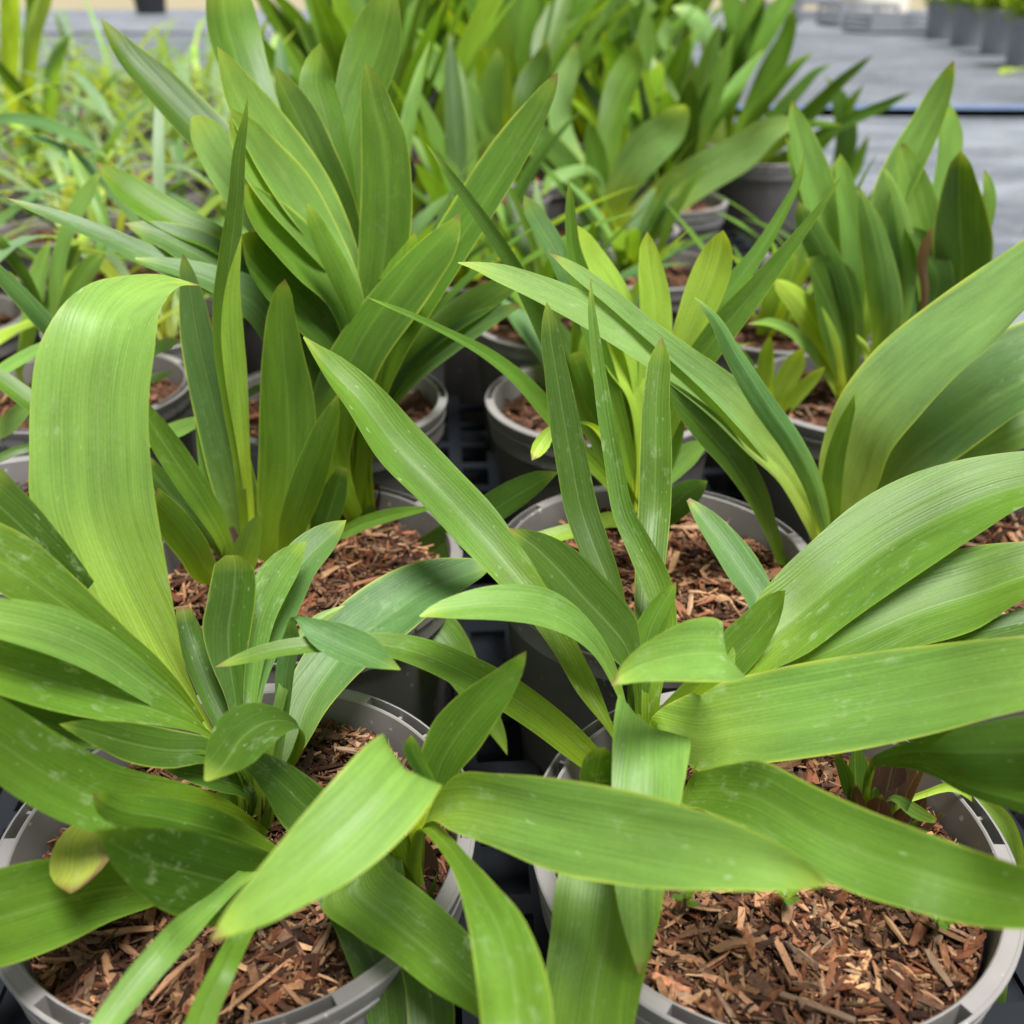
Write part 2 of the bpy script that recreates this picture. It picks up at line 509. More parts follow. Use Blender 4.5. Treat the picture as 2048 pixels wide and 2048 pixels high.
def chip_verts(rng, L, W, T):
    """an irregular splintered sliver of bark along X"""
    V = []
    k0, k1 = rng.uniform(0.3, 1.0), rng.uniform(0.15, 0.9)
    bend = rng.uniform(-0.12, 0.12) * L
    xs = (-0.5, -0.17, 0.2, 0.5)
    for i, x in enumerate(xs):
        ww = W * (k0 if i == 0 else k1 if i == 3 else rng.uniform(0.8, 1.15)) / 2
        tt = T * (0.6 if i in (0, 3) else 1) / 2
        b = bend * (1 - 4 * x * x)
        for sy, sz in ((-1, -1), (1, -1), (1, 1), (-1, 1)):
            V.append((x * L + rng.uniform(-.09, .09) * L * (1 if i in (0, 3) else .3), sy * ww * rng.uniform(.75, 1.2) + b, sz * tt * rng.uniform(.6, 1.2)))
    return V
CHIP_F = [(0, 3, 2, 1), (12, 13, 14, 15)] + [(i * 4 + a, i * 4 + (a + 1) % 4, (i + 1) * 4 + (a + 1) % 4, (i + 1) * 4 + a) for i in range(3) for a in range(4)]

TONES = [(0.20, 0.085, 0.045), (0.15, 0.06, 0.03), (0.26, 0.12, 0.065), (0.33, 0.18, 0.10), (0.10, 0.045, 0.025), (0.06, 0.03, 0.02),
         (0.36, 0.20, 0.115), (0.20, 0.115, 0.06), (0.42, 0.26, 0.14), (0.13, 0.075, 0.05), (0.18, 0.075, 0.04), (0.05, 0.026, 0.018), (0.30, 0.19, 0.12), (0.22, 0.15, 0.10)]
rngc = random.Random(3)
CHIP_PROTO = []
for i in range(16):
    me = mesh_from('bark_chip', chip_verts(rngc, 10.0, rngc.uniform(1.6, 3.6), rngc.uniform(0.7, 1.3)), CHIP_F, M_CHIP, False)
    CHIP_PROTO.append(me)        # unit: millimetres, scaled by 0.001 when placed

def fines_mesh(seed, count, lo, hi):
    rng = random.Random(seed * 13 + 1)
    V, Fc, tones = [], [], []
    for i in range(count):
        r = 0.0795 * math.sqrt(rng.random()); a = rng.uniform(0, 6.283)
        x, y = r * math.cos(a), r * math.sin(a)
        L = rng.uniform(lo, hi) * (0.4 + 1.3 * rng.random() ** 3)
        cv = chip_verts(rng, L, L * rng.uniform(.08, .32), L * rng.uniform(.05, .13))
        M = Matrix.Translation((x, y, soil_z(x, y, seed) + rng.uniform(0.0, 0.0045))) @ Matrix.Rotation(rng.uniform(0, 6.283), 4, 'Z') @ Matrix.Rotation(rng.gauss(0, .35), 4, 'Y') @ Matrix.Rotation(rng.gauss(0, .7), 4, 'X')
        b = len(V)
        for p in cv:
            q = M @ Vector(p)
            rr = math.hypot(q.x, q.y)
            if rr > 0.0795: q.x *= 0.0795 / rr; q.y *= 0.0795 / rr
            V.append(q)
        Fc += [tuple(b + f for f in ff) for ff in CHIP_F]
        t = rng.choice(TONES); g = rng.uniform(.3, 1.35) * (0.95 + 0.75 * noise.noise(Vector((x * 34, y * 34, seed * 2.3))))
        tones += [(t[0] * g * .68, t[1] * g * .62, t[2] * g * .58, 1)] * len(CHIP_F)
    me = mesh_from('mulch_fines', V, Fc, M_FINE, False)
    at = me.color_attributes.new('tone', 'FLOAT_COLOR', 'CORNER')
    buf = []
    for f, t in zip(Fc, tones): buf.extend(t * len(f))
    at.data.foreach_set('color', buf)
    return me

BODY, RIM = pot_body_mesh(M_POT), pot_rim_mesh(M_RIM)
FAR_SOIL = [soil_mesh(s) for s in (101, 102, 103)]
FAR_FINES = [fines_mesh(s, 420, 0.006, 0.016) for s in (101, 102, 103)]
GROUND_POT_Z = 0.005

def potted(name, x, y, label, cat='potted plant', group=None, chips=0, fines=0, seed=0, rot=0.0):
    root = link(name, None, None, (x, y, GROUND_POT_Z))
    root.empty_display_size = 0.02
    tag(root, label, cat, group)
    body = link('pot', BODY, root, (0, 0, 0), (0, 0, rot))
    link('rim', RIM, body)
    if fines:
        sm, fm = soil_mesh(seed), fines_mesh(seed, fines, 0.004, 0.012)
    else:
        sm, fm = FAR_SOIL[seed % 3], FAR_FINES[seed % 3]
    mulch = link('bark_mulch', sm, root, (0, 0, 0), (0, 0, 0 if fines else seed * 1.7))
    tag(link('mulch_fines', fm, mulch), kind='stuff')
    rng = random.Random(seed + 500)
    for i in range(chips):
        r = 0.076 * math.sqrt(rng.random()); a = rng.uniform(0, 6.283)
        px, py = r * math.cos(a), r * math.sin(a)
        big = rng.random() ** 2.2
        L = (0.0075 + 0.021 * big)
        if r + L * 0.5 > 0.078:
            f = (0.078 - L * 0.5) / r; px *= f; py *= f
        s = L / 10.0
        o = link('bark_chip', rng.choice(CHIP_PROTO), mulch, (px, py, soil_z(px, py, seed) + rng.uniform(0.0025, 0.006)),
                 (rng.gauss(0, .45), rng.gauss(0, .22), rng.uniform(0, 6.283)), (s, s * rng.uniform(.45, .95) * (1.15 - .65 * big), s * rng.uniform(.6, 1.0) * (1.2 - .6 * big)))
        t = rng.choice(TONES); g = rng.uniform(.75, 1.25)
        o.color = (t[0] * g * .92, t[1] * g * .88, t[2] * g * .84, 1)
    return root

def traced_leaves(root, shoots, wear, n_per=0.005, m=8):
    o = root.location
    for s in shoots:
        for t, flat in LEAVES[s]:
            rows = [[v * 1e-4 for v in flat[i:i + 6]] for i in range(0, len(flat), 6)]
            Ln = sum(math.dist(a[:3], b[:3]) for a, b in zip(rows, rows[1:]))
            n = max(14, min(64, int(Ln / n_per)))
            mid = CROWN[s]
            me = leaf_mesh('leaf', rows, mid, n, m, random.uniform(.18, .36), random.uniform(.03, .09), o)
            ob = link('leaf', me, root)
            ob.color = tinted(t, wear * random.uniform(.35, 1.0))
            t = t[0]
            if t == 'x': ob['label'] = 'dry brown shrivelled leaf'
            if t == 'z':
                ob['label'] = 'yellowing drooping leaf with browned edge'
                me.materials[0] = M_LEAF_DRY
        cx, cy = CROWN[s]
        prof = [(0.0065, 0.0), (0.0070, 0.008), (0.0045, 0.016), (0.0, 0.018)]
        link('crown_stem', lathe('crown_stem', prof, 14, M_STEM), root, (cx - o.x, cy - o.y, PH - 0.026))
        for i in range(12 if s == 'B2' else 7):
            az = i * 2.4 + cx * 40
            sh = strap('leaf_sheath', (cx + .005 * math.sin(az), cy + .005 * math.cos(az), PH - .024), az, random.uniform(.022, .042) * (1.5 if s == 'B2' else 1), random.uniform(.011, .017), random.uniform(.02, .3), random.uniform(0, .35), root, o, 's' if i % 4 else 'd', 8, 4)

# ------------------------------------------------------------------ data: traced leaf blades (0.1 mm, left edge xyz + right edge xyz per row, tip to base)
LEAVES = {
 'C1': [
  ('m+', [-767,5760,4168,-767,5760,4168,-792,5717,4078,-704,5781,4093,-800,5691,3944,-643,5774,3970,-809,5693,3815,-582,5736,3837,-827,5686,3554,-546,5674,3561,-858,5672,3284,-566,5621,3273,-885,5636,2996,-641,5588,2980,-914,5582,2612,-742,5556,2605,-955,5517,2044,-842,5503,2041,-1001,5603,1421,-881,5588,1419]),
  ('d+', [-1307,6060,4128,-1307,6060,4128,-1309,6008,4046,-1250,6090,4072,-1282,5962,3897,-1141,6100,3951,-1204,5941,3614,-1003,6031,3680,-1116,5921,3329,-899,5963,3393,-1015,5907,3050,-849,5891,3079,-979,5832,2426,-861,5807,2442,-992,5773,1920,-887,5747,1933,-999,5625,1412,-883,5597,1428]),
  ('l+', [-1536,5760,4244,-1536,5760,4244,-1525,5706,4162,-1479,5805,4187,-1496,5638,4019,-1396,5856,4076,-1385,5550,3753,-1217,5911,3845,-1239,5510,3484,-1037,5916,3567,-1095,5560,3244,-918,5845,3288,-972,5646,2992,-841,5720,3006,-943,5656,2574,-835,5668,2577,-958,5639,2071,-869,5641,2072,-1086,5554,1420,-967,5557,1420]),
  ('l+', [-1467,5610,3960,-1467,5610,3960,-1465,5527,3860,-1392,5690,3901,-1412,5455,3695,-1280,5757,3777,-1297,5406,3496,-1122,5797,3597,-1145,5436,3289,-987,5759,3351,-988,5543,3045,-867,5644,3063,-934,5578,2601,-836,5595,2605,-951,5578,2098,-863,5582,2099,-977,5576,1419,-857,5580,1421]),
  ('p', [-1754,5832,3879,-1734,5888,3898,-1745,5751,3805,-1662,5961,3865,-1692,5694,3670,-1569,6002,3755,-1577,5651,3480,-1429,6021,3581,-1367,5648,3204,-1218,5986,3276,-1128,5726,2847,-1003,5865,2865,-989,5739,2104,-897,5781,2112,-976,5489,1415,-867,5538,1425]),
  ('d', [-2414,6560,4350,-2414,6560,4350,-2366,6472,4250,-2334,6570,4285,-2300,6387,4142,-2247,6566,4215,-2140,6261,3975,-2062,6525,4083,-1963,6145,3804,-1863,6459,3927,-1784,6048,3647,-1667,6373,3756,-1507,5927,3368,-1391,6191,3429,-1138,5858,2811,-1036,5962,2832,-981,5742,2103,-889,5779,2113,-1029,5507,1414,-918,5552,1426]),
  ('m+', [-1397,5410,3620,-1397,5410,3620,-1393,5350,3550,-1341,5477,3582,-1350,5295,3435,-1255,5543,3507,-1249,5279,3302,-1133,5576,3388,-1130,5291,3154,-1001,5583,3219,-1009,5384,2978,-886,5513,3003,-938,5447,2643,-837,5477,2651,-934,5475,2193,-849,5485,2196,-1024,5562,1418,-905,5576,1422]),
  ('m', [-1062,5340,3534,-1062,5340,3534,-1070,5320,3480,-1027,5370,3491,-1047,5309,3334,-961,5410,3357,-984,5330,3144,-879,5428,3170,-915,5380,2940,-827,5415,2951,-899,5423,2578,-816,5432,2582,-920,5459,2152,-849,5461,2153,-1084,5525,1419,-973,5527,1421]),
  ('d+', [-1414,5315,3378,-1410,5305,3372,-1374,5429,3374,-1385,5209,3265,-1277,5537,3297,-1306,5141,3109,-1165,5568,3173,-1218,5153,2992,-1048,5578,3013,-1126,5188,2864,-941,5575,2845,-1019,5243,2725,-881,5525,2544,-953,5356,2479,-845,5509,2130,-950,5452,2104,-945,5638,1433,-1048,5582,1407]),
  ('m+', [-265,5210,3510,-265,5210,3510,-332,5259,3455,-264,5175,3437,-424,5322,3388,-289,5129,3339,-573,5378,3257,-381,5115,3186,-768,5412,3058,-521,5129,2973,-940,5404,2840,-667,5175,2763,-1094,5383,2575,-791,5235,2517,-1167,5350,2270,-904,5309,2252,-1141,5327,2005,-961,5367,2025,-1061,5334,1819,-949,5386,1845,-991,5495,1407,-885,5544,1433]),
  ('m+', [251,5960,4104,251,5960,4104,184,5990,4053,245,5900,4029,104,6002,3972,209,5844,3927,-91,5994,3757,82,5740,3689,-298,5940,3482,-99,5661,3418,-488,5868,3212,-277,5619,3151,-664,5789,2953,-446,5578,2891,-827,5705,2696,-605,5550,2643,-933,5611,2408,-738,5535,2378,-1003,5529,2051,-859,5491,2034,-992,5532,1427,-877,5502,1413]),
  ('m', [94,6080,2975,109,6040,2957,-173,6092,2906,-91,5890,2822,-400,6042,2793,-283,5810,2711,-597,5956,2629,-473,5767,2584,-844,5808,2333,-720,5709,2307,-956,5681,1979,-858,5639,1966,-1011,5539,1427,-901,5492,1413]),
  ('b', [38,5880,2845,50,5840,2828,-245,5909,2772,-174,5728,2701,-451,5880,2646,-351,5689,2586,-652,5830,2481,-541,5669,2441,-852,5746,2233,-744,5660,2209,-958,5683,1944,-860,5637,1929,-1084,5630,1428,-976,5579,1412]),
  ('m', [-725,6592,4529,-660,6528,4514,-944,6609,4294,-639,6310,4234,-1048,6417,3985,-746,6279,3936,-1071,6229,3687,-841,6253,3675,-1022,6045,3181,-869,6083,3180,-961,5749,2286,-867,5771,2283,-1063,5604,1422,-946,5631,1418]),
  ('m', [-1099,6360,4227,-1099,6360,4227,-1168,6381,4177,-1065,6304,4169,-1230,6290,4041,-1042,6315,4059,-1181,6208,3852,-995,6280,3889,-1098,6130,3534,-931,6147,3563,-994,5987,3036,-881,5975,3050,-956,5767,2279,-872,5753,2290,-1054,5625,1412,-937,5605,1428]),
  ('m', [-1836,6808,4529,-1668,7112,4562,-1825,6661,4266,-1594,7043,4310,-1755,6592,4042,-1543,6908,4102,-1629,6513,3796,-1462,6734,3858,-1432,6389,3470,-1287,6511,3521,-1171,6179,2975,-1065,6216,2999,-987,5854,2237,-906,5866,2251,-1007,5516,1410,-890,5533,1430]),
  ('m', [-2366,5960,3637,-2366,5960,3637,-2320,5902,3569,-2300,6003,3607,-2245,5851,3481,-2212,6034,3553,-2107,5812,3370,-2071,6040,3465,-1931,5794,3267,-1902,6021,3367,-1759,5788,3196,-1720,5991,3279,-1552,5772,3046,-1494,5958,3102,-1200,5754,2678,-1126,5882,2696,-1002,5735,2013,-930,5785,2023,-966,5549,1413,-868,5617,1427]),
  ('b', [-2188,5760,3337,-2188,5760,3337,-2112,5709,3290,-2115,5807,3339,-2000,5666,3241,-1995,5843,3326,-1842,5607,3149,-1811,5891,3273,-1704,5587,3064,-1639,5901,3180,-1550,5599,2948,-1460,5877,3021,-1275,5642,2623,-1187,5813,2648,-1012,5670,2032,-936,5751,2048,-955,5564,1412,-873,5650,1428]),
  ('b', [-2726,5560,3516,-2726,5560,3516,-2609,5537,3456,-2612,5595,3484,-2493,5527,3403,-2495,5616,3445,-2235,5521,3279,-2231,5648,3336,-2040,5516,3169,-2031,5674,3237,-1838,5523,3077,-1825,5686,3146,-1642,5534,2975,-1609,5696,3031,-1384,5558,2736,-1329,5702,2761,-1010,5620,2055,-953,5700,2070,-1029,5495,1411,-960,5592,1429]),
  ('b', [-2047,5451,3210,-2049,5469,3219,-1869,5414,3149,-1872,5528,3203,-1660,5388,3057,-1646,5582,3142,-1489,5360,2951,-1411,5638,3033,-1351,5399,2711,-1226,5642,2766,-1119,5482,2357,-1015,5599,2389,-983,5532,1975,-901,5588,1993,-1059,5484,1409,-961,5551,1431]),
  ('m', [-25,4200,817,-25,4200,817,-30,4243,904,-82,4218,894,-69,4305,1020,-167,4246,999,-160,4406,1216,-304,4306,1183,-268,4528,1414,-452,4351,1359,-463,4719,1541,-616,4472,1470,-744,5035,1510,-820,4769,1437,-1089,5362,1415,-1116,5095,1344,-1349,5540,1316,-1384,5401,1280,-1431,5626,1346,-1479,5574,1332,-985,5577,1430,-1059,5495,1410]),
  ('d', [243,4700,2297,243,4700,2297,148,4800,2253,181,4685,2226,34,4888,2171,101,4704,2135,-169,5014,1987,-73,4784,1951,-380,5136,1769,-266,4892,1734,-591,5336,1513,-472,5082,1475,-764,5517,1269,-747,5271,1226,-980,5670,1290,-1017,5532,1269,-942,5558,1429,-973,5443,1411]),
  ('m', [-367,4600,2152,-367,4600,2152,-469,4696,2097,-460,4653,2086,-632,4835,2014,-609,4744,1991,-839,4984,1879,-803,4877,1855,-1026,5112,1735,-1007,5013,1712,-1231,5234,1689,-1228,5166,1674,-951,5594,1432,-946,5487,1408]),
 ],
 'C2': [
  ('b+', [-1700,5200,3307,-1700,5200,3307,-1720,5184,3245,-1671,5203,3251,-1736,5165,3135,-1635,5197,3145,-1759,5129,2896,-1598,5181,2913,-1751,5098,2676,-1557,5166,2704,-1725,5064,2377,-1506,5137,2409,-1692,5033,2065,-1460,5106,2101,-1657,5020,1861,-1430,5076,1880,-1642,5010,1594,-1449,5036,1585,-1642,4996,1336,-1536,5004,1322,-1571,4893,1428,-1452,4902,1412]),
  ('m', [-1141,5000,3229,-1141,5000,3229,-1185,4999,3189,-1120,4998,3181,-1236,4990,3086,-1111,5001,3080,-1286,4973,2888,-1093,5006,2888,-1335,4960,2598,-1056,5003,2596,-1376,4959,2303,-1067,4987,2280,-1424,4959,1991,-1129,4971,1947,-1444,4959,1722,-1241,4957,1675,-1508,4951,1378,-1390,4949,1345,-1610,4926,1436,-1494,4923,1404]),
  ('m', [-881,4750,2708,-881,4750,2708,-929,4759,2653,-879,4760,2634,-994,4773,2569,-894,4774,2530,-1104,4801,2371,-955,4806,2309,-1203,4828,2156,-1036,4837,2084,-1277,4853,1939,-1131,4867,1879,-1376,4893,1598,-1267,4907,1552,-1548,4836,1443,-1438,4849,1397]),
  ('d', [-965,5011,2179,-907,4989,2170,-1064,5025,2030,-925,4975,2006,-1145,5029,1831,-999,4971,1797,-1318,5021,1436,-1214,4979,1408,-1563,4864,1434,-1455,4820,1406]),
  ('m', [-1949,4786,2694,-1922,4815,2705,-1896,4777,2433,-1801,4870,2473,-1830,4790,2235,-1716,4892,2284,-1740,4822,2004,-1630,4900,2045,-1648,4863,1751,-1572,4899,1772,-1604,4891,1480,-1549,4909,1491,-1562,4869,1410,-1469,4899,1430]),
  ('d', [-2039,4975,2203,-1993,5026,2227,-1945,4923,2009,-1865,5017,2058,-1806,4906,1862,-1740,4976,1900,-1639,4883,1617,-1597,4918,1639,-1576,4812,1402,-1505,4870,1438]),
  ('l', [-1737,5096,2457,-1718,5104,2456,-1746,5053,2168,-1694,5077,2168,-1719,5017,1879,-1664,5044,1881,-1682,4989,1620,-1636,5012,1622,-1629,4934,1419,-1547,4975,1421]),
  ('m', [-1246,5100,4072,-1246,5100,4072,-1282,5098,3983,-1254,5093,3980,-1337,5090,3854,-1280,5088,3848,-1396,5075,3609,-1318,5079,3601,-1469,5063,3355,-1366,5068,3342,-1537,5048,3086,-1426,5059,3073,-1560,5034,2871,-1469,5055,2868,-1556,5022,2576,-1491,5043,2578,-1540,5010,2190,-1486,5026,2191,-1556,4993,1693,-1499,5007,1691,-1567,4939,1421,-1471,4964,1419]),
  ('y+', [-1330,5000,3450,-1330,5000,3450,-1377,5007,3352,-1346,4993,3350,-1431,5010,3231,-1366,4990,3232,-1502,5014,2950,-1381,4986,2962,-1515,5011,2729,-1389,4989,2749,-1513,5010,2504,-1407,4990,2523,-1507,5008,2273,-1430,4992,2286,-1545,5007,1686,-1480,4993,1698,-1621,4894,1410,-1517,4871,1430]),
  ('l', [-1292,4550,2140,-1292,4550,2140,-1371,4597,2062,-1306,4580,2041,-1449,4647,1952,-1333,4623,1922,-1539,4713,1778,-1389,4692,1752,-1596,4805,1501,-1506,4795,1490,-1576,4859,1428,-1458,4847,1412]),
  ('m', [-1742,4138,2400,-1684,4264,2428,-1741,4283,2178,-1652,4443,2216,-1729,4461,1926,-1626,4606,1963,-1687,4652,1635,-1625,4779,1668,-1606,4755,1547,-1599,4846,1572,-1562,4800,1404,-1554,4916,1436]),
 ],
 'A1': [
  ('h', [-1321,4200,3422,-1320,4200,3420,-1436,4058,3507,-1342,4042,3463,-1510,3914,3545,-1330,3886,3484,-1591,3721,3566,-1299,3679,3495,-1646,3547,3518,-1264,3493,3493,-1696,3451,3416,-1256,3389,3418,-1727,3371,3245,-1280,3309,3270,-1738,3301,3068,-1289,3239,3097,-1746,3233,2852,-1279,3167,2887,-1664,3178,2661,-1262,3122,2695,-1519,3119,2465,-1244,3081,2491,-1345,3059,2265,-1223,3041,2278,-1182,3003,2042,-1147,2997,2027,-1075,2999,1435,-1004,2987,1405]),
  ('m', [-1714,2603,3007,-1708,2807,3085,-1621,2662,2874,-1584,2863,2956,-1538,2741,2711,-1478,2895,2779,-1427,2827,2513,-1374,2932,2563,-1311,2906,2314,-1263,2970,2347,-1201,2989,2049,-1179,3011,2061,-1155,2980,1407,-1106,3027,1433]),
  ('d', [-1852,2965,3054,-1797,3142,3112,-1764,3004,2889,-1698,3152,2943,-1687,3047,2718,-1612,3155,2761,-1563,3099,2408,-1502,3177,2444,-1257,3190,1879,-1238,3210,1891,-1146,2907,1406,-1102,2955,1434]),
  ('l', [-1672,2504,2851,-1695,2598,2893,-1591,2544,2784,-1612,2673,2843,-1490,2609,2679,-1486,2761,2750,-1409,2695,2539,-1367,2822,2602,-1312,2798,2338,-1266,2881,2382,-1221,2883,2160,-1190,2928,2185,-1155,2943,2029,-1144,2957,2036,-1079,2979,1408,-1045,3021,1432]),
  ('m', [-1717,2417,2727,-1738,2591,2811,-1623,2489,2612,-1632,2677,2707,-1520,2566,2484,-1516,2761,2584,-1401,2660,2360,-1391,2825,2448,-1270,2773,2243,-1251,2867,2294,-1131,2892,2084,-1125,2908,2093,-1103,2976,1406,-1086,3025,1434]),
  ('d', [-1749,2525,2489,-1771,2679,2520,-1625,2575,2374,-1641,2720,2404,-1483,2628,2268,-1504,2757,2295,-1250,2713,2167,-1263,2801,2186,-1088,2778,2096,-1092,2822,2106,-1065,2886,1411,-1074,2969,1429]),
  ('d', [-1447,2500,2479,-1447,2500,2479,-1417,2511,2430,-1417,2549,2451,-1371,2539,2353,-1368,2615,2397,-1297,2584,2240,-1295,2706,2311,-1194,2660,2142,-1204,2783,2214,-1106,2745,2090,-1101,2827,2138,-1026,2830,1980,-1014,2870,2004,-1109,2875,1398,-1085,2947,1442]),
  ('d', [-1235,2700,2098,-1235,2700,2098,-1157,2710,2033,-1166,2786,2050,-1082,2747,1955,-1077,2853,1980,-1013,2820,1852,-1001,2881,1867,-1136,2858,1408,-1116,2958,1432]),
  ('m', [-1541,2020,2888,-1507,2186,2945,-1485,2123,2633,-1433,2303,2700,-1413,2199,2416,-1364,2401,2497,-1308,2298,2213,-1300,2510,2302,-1202,2455,2038,-1215,2643,2118,-1101,2625,1858,-1084,2764,1918,-974,2824,1598,-958,2877,1622,-1065,2966,1400,-1039,3054,1440]),
  ('m', [-1228,2200,2472,-1228,2200,2472,-1237,2203,2414,-1217,2241,2439,-1213,2239,2299,-1199,2321,2354,-1143,2327,2152,-1135,2439,2227,-1053,2449,1975,-1033,2564,2054,-968,2572,1812,-940,2652,1869,-885,2683,1659,-868,2718,1684,-1131,2863,1396,-1100,2928,1444]),
  ('z', [-1354,2149,2113,-1343,2151,2114,-1434,2217,2080,-1333,2223,2078,-1474,2272,2077,-1296,2288,2089,-1488,2346,2092,-1312,2354,2071,-1474,2452,2083,-1364,2448,2032,-1420,2552,2024,-1336,2548,1978,-1321,2751,1782,-1275,2749,1757,-1147,2963,1442,-1066,2959,1398]),
  ('m', [-1598,1817,2167,-1697,1991,2311,-1501,2005,1973,-1623,2213,2140,-1415,2146,1884,-1538,2349,2042,-1334,2301,1805,-1411,2465,1930,-1253,2427,1724,-1305,2551,1818,-1093,2616,1630,-1136,2687,1682,-936,2779,1619,-969,2822,1650,-1009,2909,1395,-1063,2980,1445]),
  ('d', [-1112,3349,2599,-1056,3351,2597,-1145,3337,2580,-1016,3337,2567,-1168,3299,2513,-996,3316,2520,-1184,3261,2439,-997,3276,2442,-1203,3219,2357,-1012,3228,2351,-1175,3159,2237,-1033,3165,2232,-1115,3093,2108,-1044,3097,2105,-1075,2999,1923,-1034,3001,1921,-1169,2998,1422,-1088,3002,1418]),
  ('d', [-1359,3391,2328,-1310,3409,2320,-1350,3326,2256,-1271,3372,2263,-1303,3236,2153,-1211,3293,2163,-1230,3142,2042,-1147,3194,2054,-1182,3085,1982,-1110,3149,2009,-1080,2989,1864,-1053,3011,1872,-1105,2968,1412,-1047,3013,1428]),
  ('l', [-826,3500,2577,-826,3500,2577,-875,3497,2566,-831,3461,2545,-942,3479,2540,-844,3413,2500,-1032,3411,2459,-893,3346,2417,-1082,3323,2346,-941,3289,2323,-1093,3228,2207,-977,3216,2198,-1089,3140,2072,-1005,3137,2070,-1063,3000,1854,-1022,3000,1854,-1160,2978,1420,-1079,2978,1420]),
  ('b', [-696,3700,2561,-696,3700,2561,-760,3695,2558,-708,3638,2526,-833,3668,2544,-736,3575,2490,-947,3573,2483,-799,3487,2431,-1001,3447,2364,-855,3395,2329,-1043,3324,2245,-919,3287,2219,-1065,3207,2132,-970,3194,2123,-1049,3002,1924,-998,2998,1921,-1067,2969,1423,-975,2963,1417]),
  ('b', [-91,4100,2091,-91,4100,2091,-150,4112,2117,-132,4014,2091,-235,4090,2139,-192,3924,2095,-433,4005,2173,-322,3742,2102,-634,3855,2157,-453,3570,2075,-784,3675,2117,-571,3442,2046,-884,3475,2042,-680,3322,1992,-941,3298,1964,-761,3214,1935,-936,3149,1884,-819,3109,1869,-938,3009,1817,-886,2991,1809,-1085,2919,1426,-996,2887,1414]),
  ('d', [-958,2352,2380,-940,2348,2380,-971,2418,2398,-874,2382,2382,-987,2534,2394,-830,2466,2354,-970,2667,2383,-815,2575,2314,-906,2760,2351,-777,2681,2290,-827,2826,2269,-755,2775,2228,-786,2864,2182,-758,2836,2157,-824,2924,2016,-782,2916,2023,-904,2974,1837,-860,2966,1845,-1141,2952,1413,-1058,2936,1427]),
  ('b', [-378,2751,2504,-382,2749,2503,-419,2821,2507,-448,2780,2483,-477,2895,2526,-538,2806,2476,-577,2951,2543,-641,2850,2485,-694,2982,2551,-729,2919,2515,-789,3004,2549,-781,2996,2544,-830,3046,2466,-777,3014,2453,-882,3051,2317,-811,3009,2300,-907,3011,2110,-846,2989,2115,-935,2956,1895,-890,2944,1906,-1074,3018,1410,-992,2996,1430]),
  ('l', [-656,3300,2399,-656,3300,2399,-713,3275,2399,-696,3247,2387,-767,3239,2392,-735,3207,2378,-843,3149,2330,-804,3131,2322,-891,3005,2186,-851,2995,2180,-1120,2959,1426,-1042,2938,1414]),
  ('d', [-995,2752,2159,-992,2748,2156,-956,2763,2142,-971,2731,2113,-904,2773,2119,-935,2715,2066,-793,2778,2043,-881,2695,1964,-695,2774,1946,-843,2684,1858,-594,2768,1859,-763,2673,1762,-477,2746,1788,-591,2674,1713,-376,2710,1757,-405,2690,1737,-1074,3003,1440,-1131,2965,1400]),
 ],
 'A2': [
  ('d', [-1087,1901,2634,-1083,1899,2631,-1067,1981,2559,-1093,1935,2511,-1048,2085,2454,-1087,1989,2350,-1006,2222,2302,-1060,2075,2140,-940,2328,2163,-1032,2165,1980,-839,2456,1962,-977,2295,1777,-742,2566,1778,-847,2454,1650,-626,2678,1654,-692,2622,1591,-275,2655,1455,-349,2593,1385]),
  ('l', [-701,1582,2616,-696,1578,2614,-685,1648,2624,-646,1613,2596,-665,1709,2621,-600,1652,2575,-612,1828,2627,-502,1735,2558,-545,1951,2649,-408,1814,2552,-461,2066,2690,-307,1901,2581,-413,2144,2700,-243,1983,2599,-383,2218,2675,-202,2087,2595,-401,2424,2458,-236,2281,2369,-396,2588,2075,-301,2514,2026,-378,2658,1825,-339,2642,1815,-380,2632,1430,-305,2603,1410]),
  ('m', [46,2600,2693,46,2600,2693,7,2616,2654,41,2591,2641,-63,2639,2579,8,2579,2547,-175,2665,2467,-58,2572,2415,-266,2671,2347,-115,2581,2295,-317,2658,2206,-180,2608,2176,-332,2653,2031,-252,2629,2015,-380,2658,1838,-335,2643,1828,-436,2622,1430,-354,2595,1410]),
  ('b', [-325,2500,2433,-321,2500,2429,-353,2511,2381,-304,2522,2371,-351,2538,2300,-288,2548,2279,-326,2575,2184,-264,2585,2163,-353,2647,1928,-307,2653,1909,-426,2673,1437,-343,2684,1403]),
  ('l+', [762,1701,2664,761,1699,2661,745,1743,2660,736,1717,2630,717,1786,2658,699,1735,2602,609,1872,2668,567,1771,2558,460,1986,2636,416,1841,2482,299,2122,2567,255,1948,2386,118,2256,2481,100,2074,2295,-42,2380,2381,-65,2227,2228,-176,2516,2251,-199,2388,2125,-266,2587,2076,-273,2534,2023,-366,2663,1846,-355,2637,1820,-326,2661,1447,-304,2609,1393]),
  ('m', [-66,1503,2252,95,1497,2240,-76,1580,2310,103,1580,2311,-91,1711,2284,84,1729,2322,-113,1858,2283,31,1882,2327,-147,2031,2237,-51,2050,2270,-190,2214,2153,-125,2226,2174,-255,2394,2064,-203,2406,2082,-339,2591,1920,-293,2609,1947,-429,2556,1397,-350,2586,1443]),
  ('m', [51,1816,1934,-24,1784,1935,-2,1928,1930,-98,1871,1915,-67,2065,1904,-233,1974,1885,-164,2213,1891,-375,2100,1871,-295,2359,1880,-518,2221,1843,-443,2495,1894,-639,2351,1845,-405,2585,1914,-492,2515,1885,-341,2691,1435,-432,2618,1405]),
